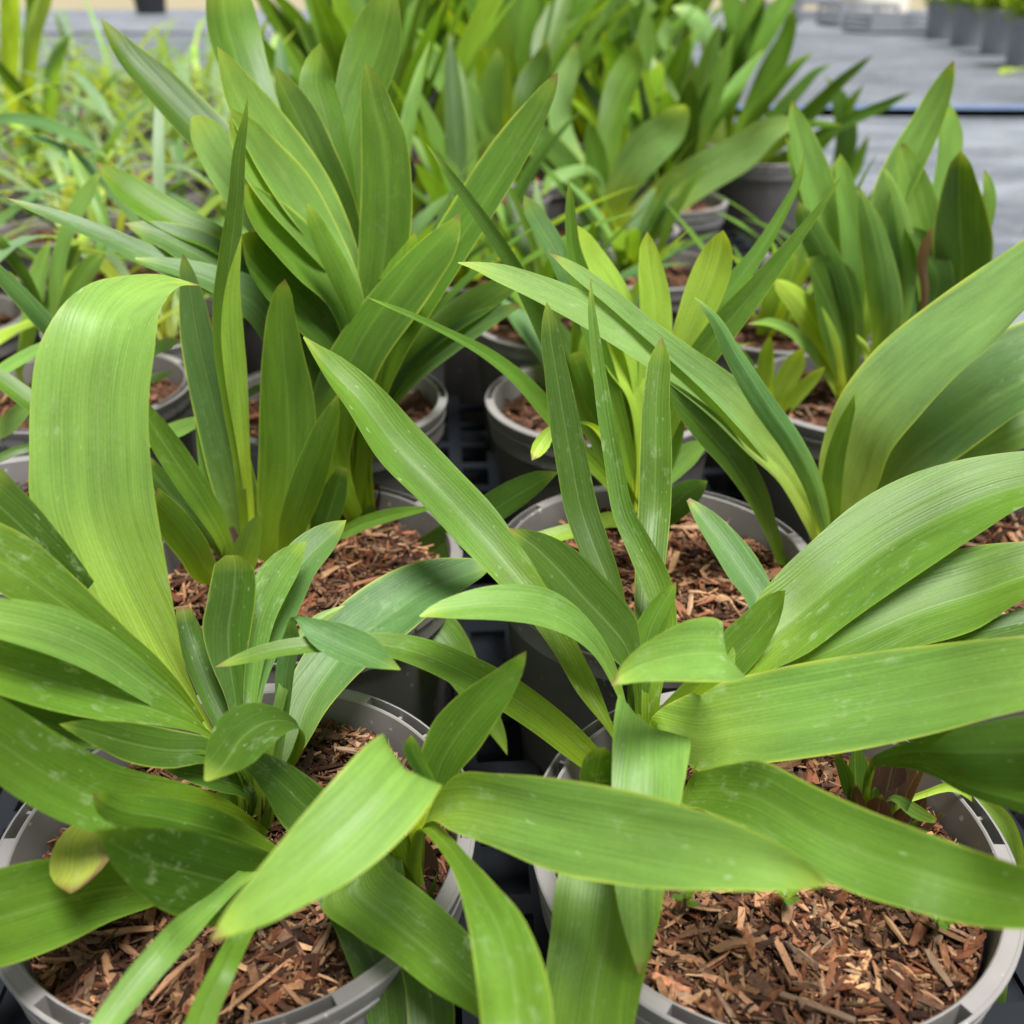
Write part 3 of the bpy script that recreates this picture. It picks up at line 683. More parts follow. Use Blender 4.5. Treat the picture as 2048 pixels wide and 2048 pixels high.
  ('d', [-431,2007,1464,-339,1993,1487,-474,2107,1546,-347,2087,1575,-529,2214,1630,-356,2191,1687,-601,2321,1744,-423,2264,1711,-675,2414,1817,-515,2363,1786,-538,2513,1874,-443,2487,1865,-404,2656,1426,-289,2623,1414]),
  ('d', [-312,1960,1538,-184,1940,1569,-337,2076,1592,-183,2052,1625,-350,2157,1654,-189,2116,1644,-381,2237,1706,-220,2184,1670,-464,2376,1770,-326,2333,1744,-445,2511,1877,-379,2489,1862,-438,2662,1431,-335,2627,1409]),
  ('l', [-1111,1639,2047,-1166,1661,2065,-1069,1709,2076,-1135,1737,2100,-1033,1765,2099,-1102,1797,2126,-1001,1812,2119,-1071,1848,2150,-949,1891,2140,-1018,1930,2174,-941,2053,2050,-1002,2093,2086,-929,2190,1983,-969,2222,2011,-847,2487,1838,-877,2513,1861,-343,2628,1399,-400,2677,1441]),
  ('m', [-868,1698,1934,-936,1702,1978,-834,1772,1992,-905,1775,2035,-814,1824,2039,-881,1829,2080,-788,1878,2085,-848,1884,2125,-791,2028,2030,-843,2035,2067,-796,2186,1950,-834,2194,1985,-759,2496,1811,-786,2504,1836,-367,2666,1394,-423,2681,1446]),
 ],
 'B1': [
  ('d', [-12,3403,2690,-10,3397,2686,41,3414,2679,15,3372,2651,104,3423,2661,56,3344,2606,241,3427,2586,129,3298,2495,365,3407,2469,223,3268,2367,469,3380,2348,341,3245,2244,516,3363,2256,449,3225,2142,529,3294,2082,489,3253,2047,536,3255,1895,508,3245,1889,602,3202,1427,537,3180,1413]),
  ('l', [-323,2903,2621,-318,2897,2619,-279,2944,2639,-266,2890,2623,-216,2987,2646,-202,2891,2619,-57,3065,2642,-56,2913,2599,117,3121,2593,85,2957,2546,228,3144,2505,198,3006,2465,334,3158,2363,299,3069,2335,418,3190,2162,388,3125,2141,474,3206,1935,457,3194,1931,590,3237,1426,541,3203,1414]),
  ('m', [-905,4206,3195,-906,4194,3190,-846,4201,3159,-866,4146,3134,-757,4196,3107,-802,4073,3050,-606,4142,3010,-714,4005,2946,-421,4062,2838,-570,3891,2749,-234,3955,2675,-388,3803,2590,-79,3869,2537,-229,3713,2441,59,3729,2391,-81,3622,2324,172,3610,2260,43,3540,2217,267,3485,2106,172,3436,2074,358,3370,1958,279,3329,1929,422,3258,1824,399,3242,1810,581,3307,1436,530,3269,1404]),
  ('m', [-1046,2850,2438,-1046,2850,2438,-1004,2848,2443,-1014,2867,2453,-955,2849,2451,-972,2886,2470,-817,2867,2472,-836,2925,2500,-684,2891,2471,-697,2956,2502,-523,2921,2454,-528,2991,2488,-440,2929,2421,-428,3020,2465,-339,2945,2362,-307,3050,2414,-207,2980,2252,-155,3092,2309,-47,3027,2101,23,3137,2159,84,3072,1953,165,3168,2007,204,3113,1803,289,3196,1851,302,3151,1679,377,3210,1714,378,3186,1574,424,3215,1592,539,3261,1405,617,3310,1435]),
  ('d', [280,2549,2342,302,2551,2339,252,2570,2292,331,2583,2294,240,2642,2170,346,2652,2161,241,2704,2057,357,2712,2043,294,2770,1923,373,2783,1924,412,2998,1924,454,3002,1921,537,3275,1423,618,3282,1417]),
  ('l', [382,2001,1936,387,1999,1935,345,2068,2021,426,2052,2041,316,2145,2116,451,2115,2144,314,2296,2225,498,2224,2222,322,2444,2296,534,2357,2287,341,2625,2373,570,2478,2316,366,2761,2369,603,2602,2306,421,2959,2178,620,2842,2139,497,3129,1959,596,3072,1940,537,3212,1805,578,3188,1797,504,3313,1427,580,3270,1413]),
  ('m', [99,1928,1588,344,1872,1675,95,1992,1713,371,1928,1805,100,2085,1816,406,2015,1909,118,2177,1884,445,2103,1978,142,2306,1979,480,2214,2035,196,2445,2011,503,2355,2045,280,2636,2028,521,2564,2049,404,2916,1932,521,2884,1947,506,3156,1853,537,3144,1850,549,3321,1423,617,3293,1417]),
  ('l+', [1689,2483,2870,1594,2231,2789,1592,2570,2783,1494,2305,2696,1504,2673,2691,1424,2383,2595,1428,2768,2604,1348,2451,2497,1227,2907,2453,1149,2555,2331,985,3007,2306,919,2655,2180,807,3055,2206,758,2723,2085,688,3086,2126,670,2788,2016,595,3091,2064,631,2914,1999,550,3082,2022,575,3019,1999,554,3128,1892,591,3073,1871,560,3191,1752,590,3169,1743,584,3275,1429,646,3230,1411]),
  ('l', [299,2402,2715,301,2398,2713,320,2438,2741,325,2402,2713,357,2493,2750,369,2428,2700,470,2615,2749,476,2490,2656,590,2730,2726,608,2558,2601,688,2813,2675,739,2635,2545,730,2864,2624,788,2703,2507,750,2969,2520,805,2835,2421,731,3049,2368,779,2953,2295,670,3125,2160,717,3076,2122,583,3208,1933,614,3192,1920,568,3319,1434,632,3286,1406]),
  ('m', [1080,3351,2436,1082,3349,2434,1058,3377,2414,1069,3310,2370,993,3392,2359,1034,3271,2276,930,3384,2288,993,3251,2194,875,3378,2233,944,3234,2128,804,3337,2104,858,3232,2023,655,3258,1919,676,3242,1906,533,3293,1436,581,3253,1404]),
  ('m', [666,3450,2415,666,3450,2415,635,3447,2392,666,3431,2380,577,3433,2343,651,3399,2318,506,3393,2233,618,3356,2211,483,3339,2086,583,3317,2081,480,3285,1929,560,3271,1933,495,3254,1839,549,3246,1846,541,3217,1415,634,3204,1425]),
  ('m', [332,4200,3453,332,4200,3453,321,4150,3350,350,4148,3353,336,4050,3149,386,4047,3157,360,3948,2947,426,3945,2960,394,3847,2745,471,3844,2762,428,3740,2562,514,3741,2593,488,3646,2437,587,3655,2486,547,3554,2316,661,3557,2364,594,3479,2219,685,3463,2229,564,3307,1985,617,3293,1986,524,3281,1420,615,3258,1420]),
  ('d', [144,4100,3380,144,4100,3380,128,4076,3325,177,4084,3329,122,4037,3232,205,4052,3239,136,3988,3107,238,4007,3117,157,3916,2918,285,3939,2932,189,3848,2737,325,3873,2755,231,3767,2543,370,3797,2568,287,3676,2419,413,3710,2453,358,3586,2301,460,3609,2325,435,3459,2130,500,3470,2140,496,3297,1913,540,3303,1919,533,3277,1414,616,3289,1426]),
  ('m', [682,4400,3128,682,4400,3128,639,4370,3066,710,4358,3064,597,4269,2887,715,4254,2887,581,4148,2676,724,4134,2679,571,4010,2436,717,3994,2437,550,3856,2322,687,3839,2320,531,3643,2180,639,3630,2180,509,3303,1985,563,3297,1986,540,3199,1419,633,3188,1421]),
  ('b', [823,4193,2394,838,4207,2401,834,4135,2371,881,4178,2390,856,4052,2338,940,4125,2371,905,3917,2286,1027,4010,2326,965,3757,2223,1109,3851,2262,1015,3658,2187,1148,3704,2191,1025,3517,2097,1103,3517,2065,847,3252,1994,885,3248,1969,517,3272,1444,589,3264,1396]),
  ('m', [2429,3895,2796,2316,3618,2705,2178,3885,2797,2072,3572,2693,1921,3880,2765,1880,3487,2630,1703,3868,2702,1680,3409,2536,1469,3791,2602,1489,3345,2428,1262,3667,2477,1334,3297,2322,1110,3577,2363,1178,3243,2213,984,3456,2271,1052,3215,2156,909,3351,2174,952,3213,2105,797,3266,2050,855,3215,2023,652,3235,1925,692,3205,1908,491,3299,1435,562,3246,1405]),
  ('m', [2257,3449,2610,2182,3258,2533,2053,3486,2576,1962,3226,2469,1860,3536,2516,1794,3187,2367,1624,3495,2434,1593,3183,2295,1396,3390,2309,1419,3215,2227,1192,3312,2162,1191,3249,2130,973,3271,2033,977,3230,2011,759,3235,1939,777,3205,1922,557,3225,1437,594,3165,1403]),
  ('d', [2149,3260,2446,2119,3142,2392,1982,3260,2415,1963,3154,2366,1880,3247,2374,1876,3175,2340,1662,3245,2281,1663,3194,2257,1274,3259,2114,1279,3210,2089,868,3269,1937,875,3231,1916,550,3254,1440,564,3181,1400]),
 ],
 'B2': [
  ('m+', [1362,1685,2666,1342,1616,2612,1296,1810,2600,1258,1694,2509,1217,1958,2515,1154,1808,2401,1135,2023,2503,1051,1864,2385,1054,2101,2481,969,1927,2356,909,2246,2453,825,2062,2326,802,2413,2399,712,2235,2284,718,2587,2232,632,2457,2150,650,2745,2057,603,2657,2001,712,2863,2006,690,2837,1990,1477,2886,1436,1430,2834,1404]),
  ('d', [1541,2128,2822,1503,1979,2688,1486,2286,2695,1448,2122,2548,1390,2412,2543,1365,2292,2436,1339,2578,2345,1346,2523,2297,1310,2719,2167,1295,2682,2134,1338,2868,1975,1347,2832,1943,1388,2888,1450,1405,2824,1390]),
  ('d', [1666,2190,2474,1648,2112,2395,1570,2307,2387,1559,2254,2336,1468,2440,2310,1460,2400,2272,1401,2595,2237,1396,2566,2211,1339,2734,2135,1316,2707,2111,1352,2884,1947,1358,2856,1921,1422,2891,1447,1434,2833,1393]),
  ('l', [2309,2964,-31,2227,2976,-70,2276,2970,295,2162,2990,251,2243,2987,592,2144,2993,531,2205,3000,858,2113,3000,790,2196,3014,1125,2112,3026,1095,2148,3022,1338,2076,3038,1321,2045,3026,1545,1993,3014,1490,1898,2997,1687,1872,2983,1639,1726,2967,1796,1720,2954,1753,1600,2934,1772,1607,2926,1745,1528,2913,1758,1540,2907,1735,1378,2903,1448,1410,2889,1392]),
  ('l', [1558,2706,1861,1548,2694,1848,1544,2790,1827,1516,2760,1797,1529,2844,1806,1497,2815,1777,1500,2909,1779,1480,2891,1762,1459,2933,1439,1413,2894,1401]),
  ('d', [1212,2899,1999,1221,2901,2003,1240,2910,1911,1279,2916,1931,1269,2922,1834,1322,2926,1852,1304,2931,1750,1340,2940,1778,1384,2944,1676,1406,2956,1711,1397,2937,1386,1440,2959,1454]),
 ],
 'H1': [
  ('p+', [2854,5241,3612,2686,4759,3348,2661,5281,3384,2490,4753,3117,2462,5306,3198,2392,4753,2969,2230,5320,2970,2254,4801,2785,2009,5312,2731,2112,4841,2550,1847,5275,2479,2019,4892,2314,1787,5263,2241,1997,4919,2076,1771,5227,2039,1966,4963,1903,1814,5186,1852,1914,5010,1756,1891,5112,1699,1925,5088,1685,1847,5111,1433,1913,5066,1407]),
  ('b+', [3165,5510,2942,2930,4890,2678,2898,5549,2861,2669,4852,2561,2665,5548,2720,2521,4865,2434,2425,5467,2476,2358,4924,2243,2238,5366,2262,2208,4985,2083,2110,5270,2026,2112,5052,1915,2026,5178,1751,1999,5122,1719,1935,5133,1445,1892,5045,1395]),
  ('l', [3349,5612,2445,3195,5212,2280,3021,5507,2319,2920,5211,2189,2774,5410,2183,2732,5227,2098,2497,5323,2000,2500,5219,1948,2126,5216,1694,2134,5184,1676,1885,5173,1439,1903,5107,1401]),
  ('m', [1803,4950,2628,1803,4950,2628,1784,4966,2565,1824,4960,2554,1759,4988,2470,1830,4976,2450,1734,5019,2282,1838,5013,2262,1750,5058,2007,1870,5064,1999,1835,5096,1758,1906,5104,1759,1829,5108,1420,1940,5120,1420]),
  ('b', [808,4400,3315,808,4400,3315,840,4401,3266,863,4432,3276,886,4416,3203,933,4461,3215,988,4461,3009,1073,4531,3029,1149,4521,2748,1265,4619,2778,1382,4657,2434,1502,4745,2462,1562,4794,2149,1675,4855,2164,1663,4883,1947,1762,4923,1951,1800,4990,1674,1849,5010,1675,1902,5064,1419,1989,5097,1421]),
  ('p', [-237,4404,3467,-236,4396,3463,-164,4437,3460,-165,4392,3436,-71,4477,3444,-96,4385,3400,121,4536,3377,71,4398,3315,371,4608,3261,301,4422,3181,636,4677,3108,542,4455,3018,919,4756,2924,758,4501,2850,1189,4858,2691,1012,4595,2623,1382,4921,2456,1213,4689,2409,1576,4969,2213,1411,4786,2205,1695,4974,1998,1550,4896,1998,1799,4992,1732,1712,5008,1732,2009,5145,1420,1891,5165,1420]),
  ('p', [170,4606,3456,177,4594,3452,232,4632,3433,224,4583,3407,320,4656,3388,286,4578,3353,502,4690,3259,432,4587,3232,666,4720,3121,564,4598,3114,849,4758,2981,712,4603,2981,1240,4892,2663,1066,4680,2633,1581,5018,2206,1426,4854,2206,1771,5058,1782,1691,5042,1782,2037,5102,1420,1919,5079,1420]),
  ('d', [630,4404,3009,634,4396,3005,700,4482,2919,718,4408,2888,830,4542,2815,769,4444,2773,1048,4648,2618,912,4514,2562,1223,4729,2390,1090,4613,2340,1375,4829,2139,1256,4730,2094,1495,4924,1848,1416,4852,1812,1643,5024,1535,1596,4977,1509,1994,5121,1440,1921,5048,1400]),
 ],
 'D1': [
  ('y', [744,5600,3328,744,5600,3328,711,5577,3270,787,5600,3270,701,5544,3163,830,5591,3168,711,5510,3009,883,5563,3010,726,5480,2802,911,5510,2783,724,5431,2507,863,5447,2483,708,5361,2117,819,5378,2099,724,5292,1708,806,5308,1696,733,5297,1428,850,5318,1412]),
  ('y+', [1162,5600,3335,1162,5600,3335,1110,5620,3289,1199,5561,3279,1050,5632,3194,1213,5508,3166,988,5612,3043,1175,5466,3006,934,5561,2852,1101,5443,2823,874,5491,2580,1009,5411,2563,796,5409,2191,910,5354,2184,743,5316,1702,818,5284,1702,781,5337,1420,891,5289,1420]),
  ('m', [1610,5800,3711,1610,5800,3711,1568,5772,3575,1599,5755,3566,1483,5736,3418,1529,5701,3397,1351,5686,3220,1418,5634,3183,1199,5638,3048,1288,5571,2993,1063,5586,2882,1168,5522,2821,913,5514,2661,1033,5472,2611,803,5427,2353,923,5413,2324,736,5301,1800,814,5299,1784,769,5242,1432,886,5238,1408]),
  ('m', [1675,5300,3674,1675,5300,3674,1619,5308,3593,1636,5292,3582,1559,5312,3504,1588,5288,3485,1434,5319,3336,1486,5282,3300,1273,5327,3138,1362,5275,3075,1121,5330,2959,1242,5273,2874,987,5320,2759,1123,5282,2681,867,5305,2464,994,5296,2410,765,5298,1984,857,5302,1952,749,5296,1692,814,5304,1675,736,5307,1434,839,5320,1406]),
  ('y', [346,5600,3368,346,5600,3368,335,5546,3304,418,5632,3323,362,5491,3191,505,5646,3229,465,5454,3022,631,5610,3062,575,5435,2815,742,5542,2838,674,5414,2545,815,5460,2544,715,5355,2115,811,5374,2105,740,5294,1706,805,5306,1698,743,5337,1427,848,5357,1413]),
  ('m', [295,5400,3631,295,5400,3631,283,5393,3556,319,5398,3556,280,5385,3448,339,5394,3450,288,5372,3309,361,5392,3316,315,5354,3123,429,5389,3137,365,5341,2904,479,5378,2922,463,5326,2601,580,5362,2622,618,5309,2124,710,5331,2137,733,5294,1698,796,5306,1705,721,5257,1414,823,5277,1426]),
  ('b', [67,5800,3485,67,5800,3485,61,5752,3417,133,5821,3443,108,5718,3321,206,5810,3358,201,5684,3169,311,5764,3202,333,5620,2880,461,5694,2915,482,5564,2590,602,5615,2614,668,5464,2052,763,5491,2063,754,5393,1646,820,5407,1648,784,5275,1418,889,5297,1422]),
  ('d', [-405,5000,3872,-405,5000,3872,-358,5004,3789,-337,5026,3802,-301,5016,3690,-263,5049,3712,-171,5050,3490,-118,5083,3520,-46,5087,3283,19,5112,3316,67,5127,3036,154,5143,3074,183,5167,2761,274,5176,2801,346,5213,2403,425,5219,2444,587,5267,1964,653,5271,2004,737,5300,1685,792,5301,1718,785,5311,1393,874,5312,1447]),
  ('m', [-685,4600,3256,-685,4600,3256,-604,4639,3198,-600,4661,3208,-514,4686,3138,-505,4722,3153,-336,4782,3009,-321,4833,3029,-152,4877,2858,-120,4953,2885,28,4977,2656,85,5063,2689,148,5041,2477,227,5126,2512,354,5146,2180,428,5213,2211,632,5274,1778,697,5327,1806,707,5322,1401,795,5393,1439]),
  ('l', [1161,5400,2166,1161,5400,2166,1033,5452,2125,1090,5310,2081,913,5427,2033,998,5287,1988,823,5370,1913,909,5294,1887,761,5321,1727,830,5279,1712,729,5320,1431,830,5259,1409]),
  ('d', [1088,5000,2093,1088,5000,2093,1044,5052,2076,1076,4983,2041,983,5105,2040,1050,4984,1978,891,5163,1938,993,5024,1865,825,5195,1795,909,5099,1741,769,5223,1643,810,5178,1618,725,5394,1441,791,5322,1399]),
  ('y', [96,4400,2504,96,4400,2504,141,4426,2515,91,4454,2535,178,4470,2536,113,4514,2566,206,4538,2568,174,4586,2599,286,4652,2575,301,4674,2590,603,5193,2013,621,5207,2023,731,5279,1407,778,5315,1433]),
  ('m', [327,5482,2661,402,5518,2670,393,5426,2404,500,5473,2415,478,5368,2092,586,5414,2104,572,5325,1850,664,5368,1864,691,5285,1605,753,5315,1616,746,5270,1411,843,5316,1429]),
  ('m', [643,5495,2556,736,5505,2550,635,5425,2254,749,5438,2247,650,5354,1939,754,5370,1936,699,5294,1647,773,5306,1647,758,5330,1420,870,5349,1420]),
  ('y', [465,5428,2787,505,5472,2798,538,5354,2612,667,5490,2648,641,5348,2473,786,5442,2488,715,5336,2205,828,5373,2194,734,5290,1799,816,5310,1785,727,5259,1430,841,5287,1410]),
  ('m', [958,5516,2391,1030,5484,2387,906,5464,2166,1006,5414,2158,840,5401,1937,932,5351,1925,767,5317,1651,832,5283,1643,764,5295,1426,864,5244,1414]),
  ('y', [84,4454,1964,61,4548,2001,214,4498,1982,195,4595,2019,382,4564,1992,365,4663,2029,529,4753,1932,536,4861,1972,696,4965,1780,719,5036,1807,734,5205,1400,770,5312,1440]),
 ],
 'K1': [
  ('y', [1868,7000,2274,1868,7000,2274,1836,7026,2195,1896,6996,2194,1812,7058,2043,1927,7007,2046,1816,7074,1860,1944,7037,1879,1924,7109,1520,1999,7091,1536,1879,7026,1408,1992,7000,1432]),
  ('y', [2113,7000,2172,2113,7000,2172,2055,7038,2119,2141,6983,2088,1992,7074,1998,2125,6989,1948,1931,7089,1777,2058,7038,1744,1938,7109,1491,2015,7091,1477,1920,7026,1430,2035,6999,1410]),
  ('y', [2235,6800,2103,2235,6800,2103,2178,6879,2038,2215,6803,2010,2113,6948,1930,2169,6848,1890,2022,7029,1748,2097,6939,1711,1952,7127,1451,2012,7073,1427,1946,6993,1437,2032,6916,1403]),
  ('m', [1651,7193,2148,1671,7207,2153,1702,7147,1983,1803,7203,2003,1789,7117,1762,1912,7166,1782,1915,7086,1478,1998,7114,1490,1935,6957,1412,2048,6995,1428]),
 ],
 'J1': [
  ('l', [2076,8000,3752,2076,8000,3752,2052,7962,3660,2148,8013,3674,2065,7918,3523,2248,8021,3556,2112,7875,3311,2378,8003,3361,2207,7834,3040,2512,7968,3104,2348,7816,2775,2632,7905,2827,2497,7809,2457,2705,7818,2466,2657,7701,1551,2765,7699,1551,2640,7677,1420,2760,7674,1420]),
  ('l', [2458,7900,3384,2458,7900,3384,2434,7880,3301,2528,7902,3310,2439,7857,3165,2596,7894,3182,2490,7835,2954,2677,7866,2972,2554,7813,2664,2750,7821,2672,2604,7791,2367,2778,7777,2361,2679,7704,1554,2786,7696,1548,2656,7688,1423,2775,7678,1417]),
  ('l+', [3296,8200,4001,3296,8200,4001,3265,8244,3940,3300,8133,3922,3197,8281,3818,3274,8053,3774,3079,8265,3591,3207,7986,3524,2944,8217,3354,3119,7943,3275,2838,8135,3097,3040,7934,3035,2792,8041,2844,2979,7947,2820,2781,7913,2125,2914,7861,2110,2719,7819,1518,2817,7781,1505,2676,7666,1428,2786,7623,1412]),
  ('l', [3379,8400,3710,3379,8400,3710,3351,8355,3619,3458,8397,3625,3338,8325,3491,3527,8355,3489,3354,8299,3294,3533,8269,3268,3303,8204,2916,3453,8155,2873,3147,8064,2424,3278,8020,2374,2806,7810,1532,2906,7790,1491,2660,7761,1443,2769,7739,1397]),
  ('l', [2941,8000,3445,2941,8000,3445,2908,7972,3371,3031,8013,3399,2930,7950,3211,3152,7996,3258,2974,7932,2994,3271,7959,3052,3058,7946,2775,3357,7885,2800,3132,7949,2464,3325,7800,2426,2978,7841,1833,3064,7748,1794,2746,7791,1552,2798,7709,1510,2696,7688,1444,2755,7595,1396]),
  ('d+', [3191,7500,3464,3191,7500,3464,3149,7516,3405,3252,7491,3406,3121,7527,3253,3345,7495,3263,3116,7544,3019,3474,7503,3043,3148,7576,2789,3570,7495,2805,3225,7637,2577,3577,7461,2532,3282,7677,2271,3454,7458,2166,2949,7649,1687,3020,7552,1631,2679,7753,1446,2743,7665,1394]),
  ('l+', [2412,7200,3271,2412,7200,3271,2410,7207,3178,2485,7227,3193,2450,7230,3017,2610,7267,3050,2528,7280,2778,2747,7308,2817,2618,7338,2513,2877,7347,2549,2713,7408,2273,2949,7366,2276,2786,7474,2003,2921,7398,1966,2707,7529,1648,2785,7471,1613,2690,7732,1440,2781,7664,1400]),
  ('d', [2120,7258,2759,2120,7242,2753,2254,7377,2748,2133,7169,2676,2438,7540,2677,2171,7088,2526,2634,7687,2537,2242,7072,2334,2756,7732,2316,2355,7156,2124,2826,7718,2062,2461,7279,1912,2788,7637,1758,2578,7473,1708,2751,7611,1540,2658,7589,1549,2765,7700,1415,2648,7674,1425]),
  ('d', [2052,7400,3135,2052,7400,3135,2038,7398,3050,2131,7427,3077,2071,7398,2924,2235,7470,2987,2171,7426,2756,2372,7502,2833,2311,7487,2536,2519,7520,2597,2482,7568,2209,2646,7547,2232,2643,7661,1566,2743,7639,1575,2625,7689,1415,2742,7662,1425]),
  ('y', [1842,7000,2680,1842,7000,2680,1859,6993,2604,1937,7075,2651,1942,7035,2494,2080,7161,2571,2088,7138,2308,2286,7265,2399,2267,7284,2071,2480,7360,2146,2461,7432,1811,2600,7453,1849,2614,7547,1555,2695,7553,1575,2610,7736,1406,2726,7744,1434]),
  ('l', [1644,6800,2417,1644,6800,2417,1814,6879,2375,1836,6956,2412,1987,6991,2276,2049,7089,2314,2172,7133,2107,2255,7221,2127,2534,7422,1665,2600,7478,1680,2698,7654,1410,2788,7730,1430]),
  ('b', [2805,7648,3158,2826,7652,3158,2799,7638,3044,2883,7655,3045,2808,7625,2887,2947,7658,2893,2864,7607,2607,3055,7659,2619,2964,7610,2308,3164,7638,2303,3017,7638,2017,3140,7592,1957,2749,7620,1618,2816,7580,1563,2711,7774,1455,2796,7724,1385]),
  ('d', [2898,7550,2930,2898,7550,2930,2937,7507,2870,3004,7598,2904,2977,7476,2810,3126,7638,2853,3052,7479,2673,3289,7645,2711,3144,7564,2524,3373,7570,2493,3141,7624,2254,3276,7532,2176,2808,7624,1617,2885,7577,1564,2674,7733,1451,2761,7679,1389]),
  ('x', [3037,7350,2983,3037,7350,2983,3006,7370,2902,3048,7357,2889,2979,7387,2804,3059,7370,2788,2986,7395,2675,3068,7395,2674,3046,7413,2529,3114,7416,2532,3092,7439,2365,3151,7435,2359,3123,7488,2047,3171,7470,2021,2852,7560,1626,2889,7540,1594,2667,7676,1448,2732,7641,1392]),
  ('l', [3610,8000,3253,3610,8000,3253,3610,7979,3167,3686,8000,3178,3631,7981,3077,3730,7973,3076,3632,7988,2952,3736,7932,2929,3582,7963,2664,3666,7879,2621,3190,7851,1942,3258,7782,1894,2813,7779,1554,2862,7721,1508,2724,7687,1452,2790,7609,1388]),
  ('l', [2667,7550,3354,2667,7550,3354,2699,7534,3273,2747,7571,3284,2750,7533,3169,2832,7579,3182,2844,7540,2921,2970,7587,2932,2944,7569,2636,3067,7574,2622,2936,7597,2014,3032,7579,1979,2748,7613,1612,2817,7588,1569,2710,7753,1451,2807,7717,1389]),
  ('y', [2537,7150,2228,2537,7150,2228,2577,7170,2165,2606,7191,2178,2619,7201,2109,2667,7219,2122,2678,7264,2006,2719,7253,2004,2714,7407,1672,2747,7393,1668,2628,7741,1425,2698,7712,1415]),
 ],
 'M1': [
  ('p', [3082,11543,3173,3075,11457,3117,2980,11672,3192,2985,11461,3061,2803,11840,3148,2881,11502,2975,2492,12184,2918,2648,11643,2665,2133,12494,2627,2316,11885,2344,1758,12798,2282,1958,12207,2024,1453,12995,1932,1651,12524,1757,1231,13130,1530,1356,12870,1449,1262,13112,1436,1312,13008,1404]),
  ('p', [1959,12247,3243,2004,12153,3208,1855,12393,3208,2009,12086,3106,1722,12579,3090,1948,12077,2891,1472,12767,2896,1765,12157,2670,1241,12908,2491,1570,12360,2384,1143,12917,2013,1429,12716,1972,1161,13031,1497,1325,12969,1482,1198,12967,1425,1310,12925,1415]),
  ('p', [344,12014,2300,362,11986,2293,387,12196,2451,505,12004,2397,624,12337,2541,695,12163,2457,918,12520,2522,864,12380,2443,1110,12643,2341,927,12557,2326,1137,12580,2103,837,12824,2151,1168,12850,1757,968,12850,1757,1260,13000,1489,1158,13000,1489,1331,12966,1420,1211,12966,1420]),
  ('m', [933,13000,2982,933,13000,2982,883,12974,2797,1061,13026,2821,885,12973,2608,1152,13028,2640,954,12986,2200,1234,13015,2227,1095,12995,1547,1297,13005,1567,1225,13022,1414,1344,13029,1426]),
  ('d', [38,12800,3022,38,12800,3022,125,12739,2914,193,12891,2996,230,12699,2800,379,12968,2925,473,12707,2555,694,13041,2672,824,12806,2138,1029,13065,2187,1106,12935,1541,1273,13066,1572,1139,12939,1411,1233,13012,1429]),
  ('b', [759,12484,2081,785,12516,2095,868,12570,1826,1034,12736,1906,1019,12710,1596,1185,12875,1681,1201,12839,1447,1304,12963,1512,1152,12970,1398,1224,13056,1442]),
  ('m', [1559,14017,3797,1588,13983,3792,1400,14113,3633,1652,13759,3569,1210,13978,3311,1551,13651,3231,1097,13685,2831,1411,13609,2801,1112,13416,2140,1352,13420,2134,1157,13196,1477,1330,13204,1475,1129,13012,1421,1249,13018,1419]),
  ('p', [777,13812,3794,808,13789,3789,638,13829,3608,852,13649,3561,479,13691,3312,786,13594,3262,452,13419,2910,756,13648,2942,764,13238,2292,996,13442,2338,1114,13040,1519,1283,13160,1548,1134,12951,1412,1231,13020,1428]),
  ('d', [420,14016,3798,451,13984,3792,252,14051,3599,485,13812,3542,55,13898,3301,416,13756,3238,27,13528,2870,385,13899,2938,496,13332,2246,737,13650,2334,1131,13118,1481,1285,13284,1539,1137,12966,1405,1216,13052,1435]),
 ],
 'M2': [
  ('l', [-1329,14200,3836,-1329,14200,3836,-1294,14130,3698,-1175,14359,3803,-1169,14134,3469,-951,14536,3645,-899,14237,3134,-595,14738,3313,-654,14423,2748,-335,14875,2828,-488,14745,2228,-197,14902,2253,-412,14985,1620,-220,15015,1626,-370,15036,1418,-252,15055,1422]),
  ('l', [-177,14800,3675,-177,14800,3675,-292,14853,3532,-115,14781,3510,-418,14882,3256,-103,14812,3220,-533,14887,2773,-130,14902,2741,-507,14919,2152,-225,14986,2143,-430,14969,1623,-240,15031,1624,-405,14959,1420,-291,14996,1420]),
  ('l', [-664,14500,3089,-664,14500,3089,-712,14518,2921,-557,14599,2946,-708,14592,2664,-456,14707,2706,-603,14761,2223,-381,14849,2263,-437,14972,1644,-271,15028,1677,-397,15034,1409,-285,15071,1431]),
  ('l', [-701,15400,3963,-701,15400,3963,-813,15340,3765,-632,15384,3768,-813,15208,3454,-567,15404,3483,-684,15139,2950,-450,15275,2978,-464,14967,1837,-277,15033,1856,-450,15004,1414,-337,15043,1426]),
  ('m', [-1175,14600,2520,-1175,14600,2520,-961,14569,2359,-893,14792,2484,-705,14642,2185,-575,14917,2310,-438,14772,1914,-258,15032,1962,-393,14979,1581,-240,15021,1590,-440,15000,1417,-324,15031,1423]),
 ],
 'N1': [
  ('p', [1682,18873,4422,1855,19127,4558,2003,19085,4132,2241,19408,4288,2443,19405,3650,2777,19815,3803,2875,19770,3021,3317,20261,3133,3302,20197,2197,3726,20500,2251,3706,20648,1192,3979,20752,1218,3793,20685,1415,3905,20728,1425]),
  ('p', [2859,19975,3974,2876,20025,4013,3010,19911,3851,3139,20158,4032,3162,19902,3718,3452,20252,3890,3368,19941,3434,3783,20355,3494,3538,20274,2784,3904,20257,2788,3722,20520,1337,3973,20480,1336,3712,20715,1420,3831,20697,1420]),
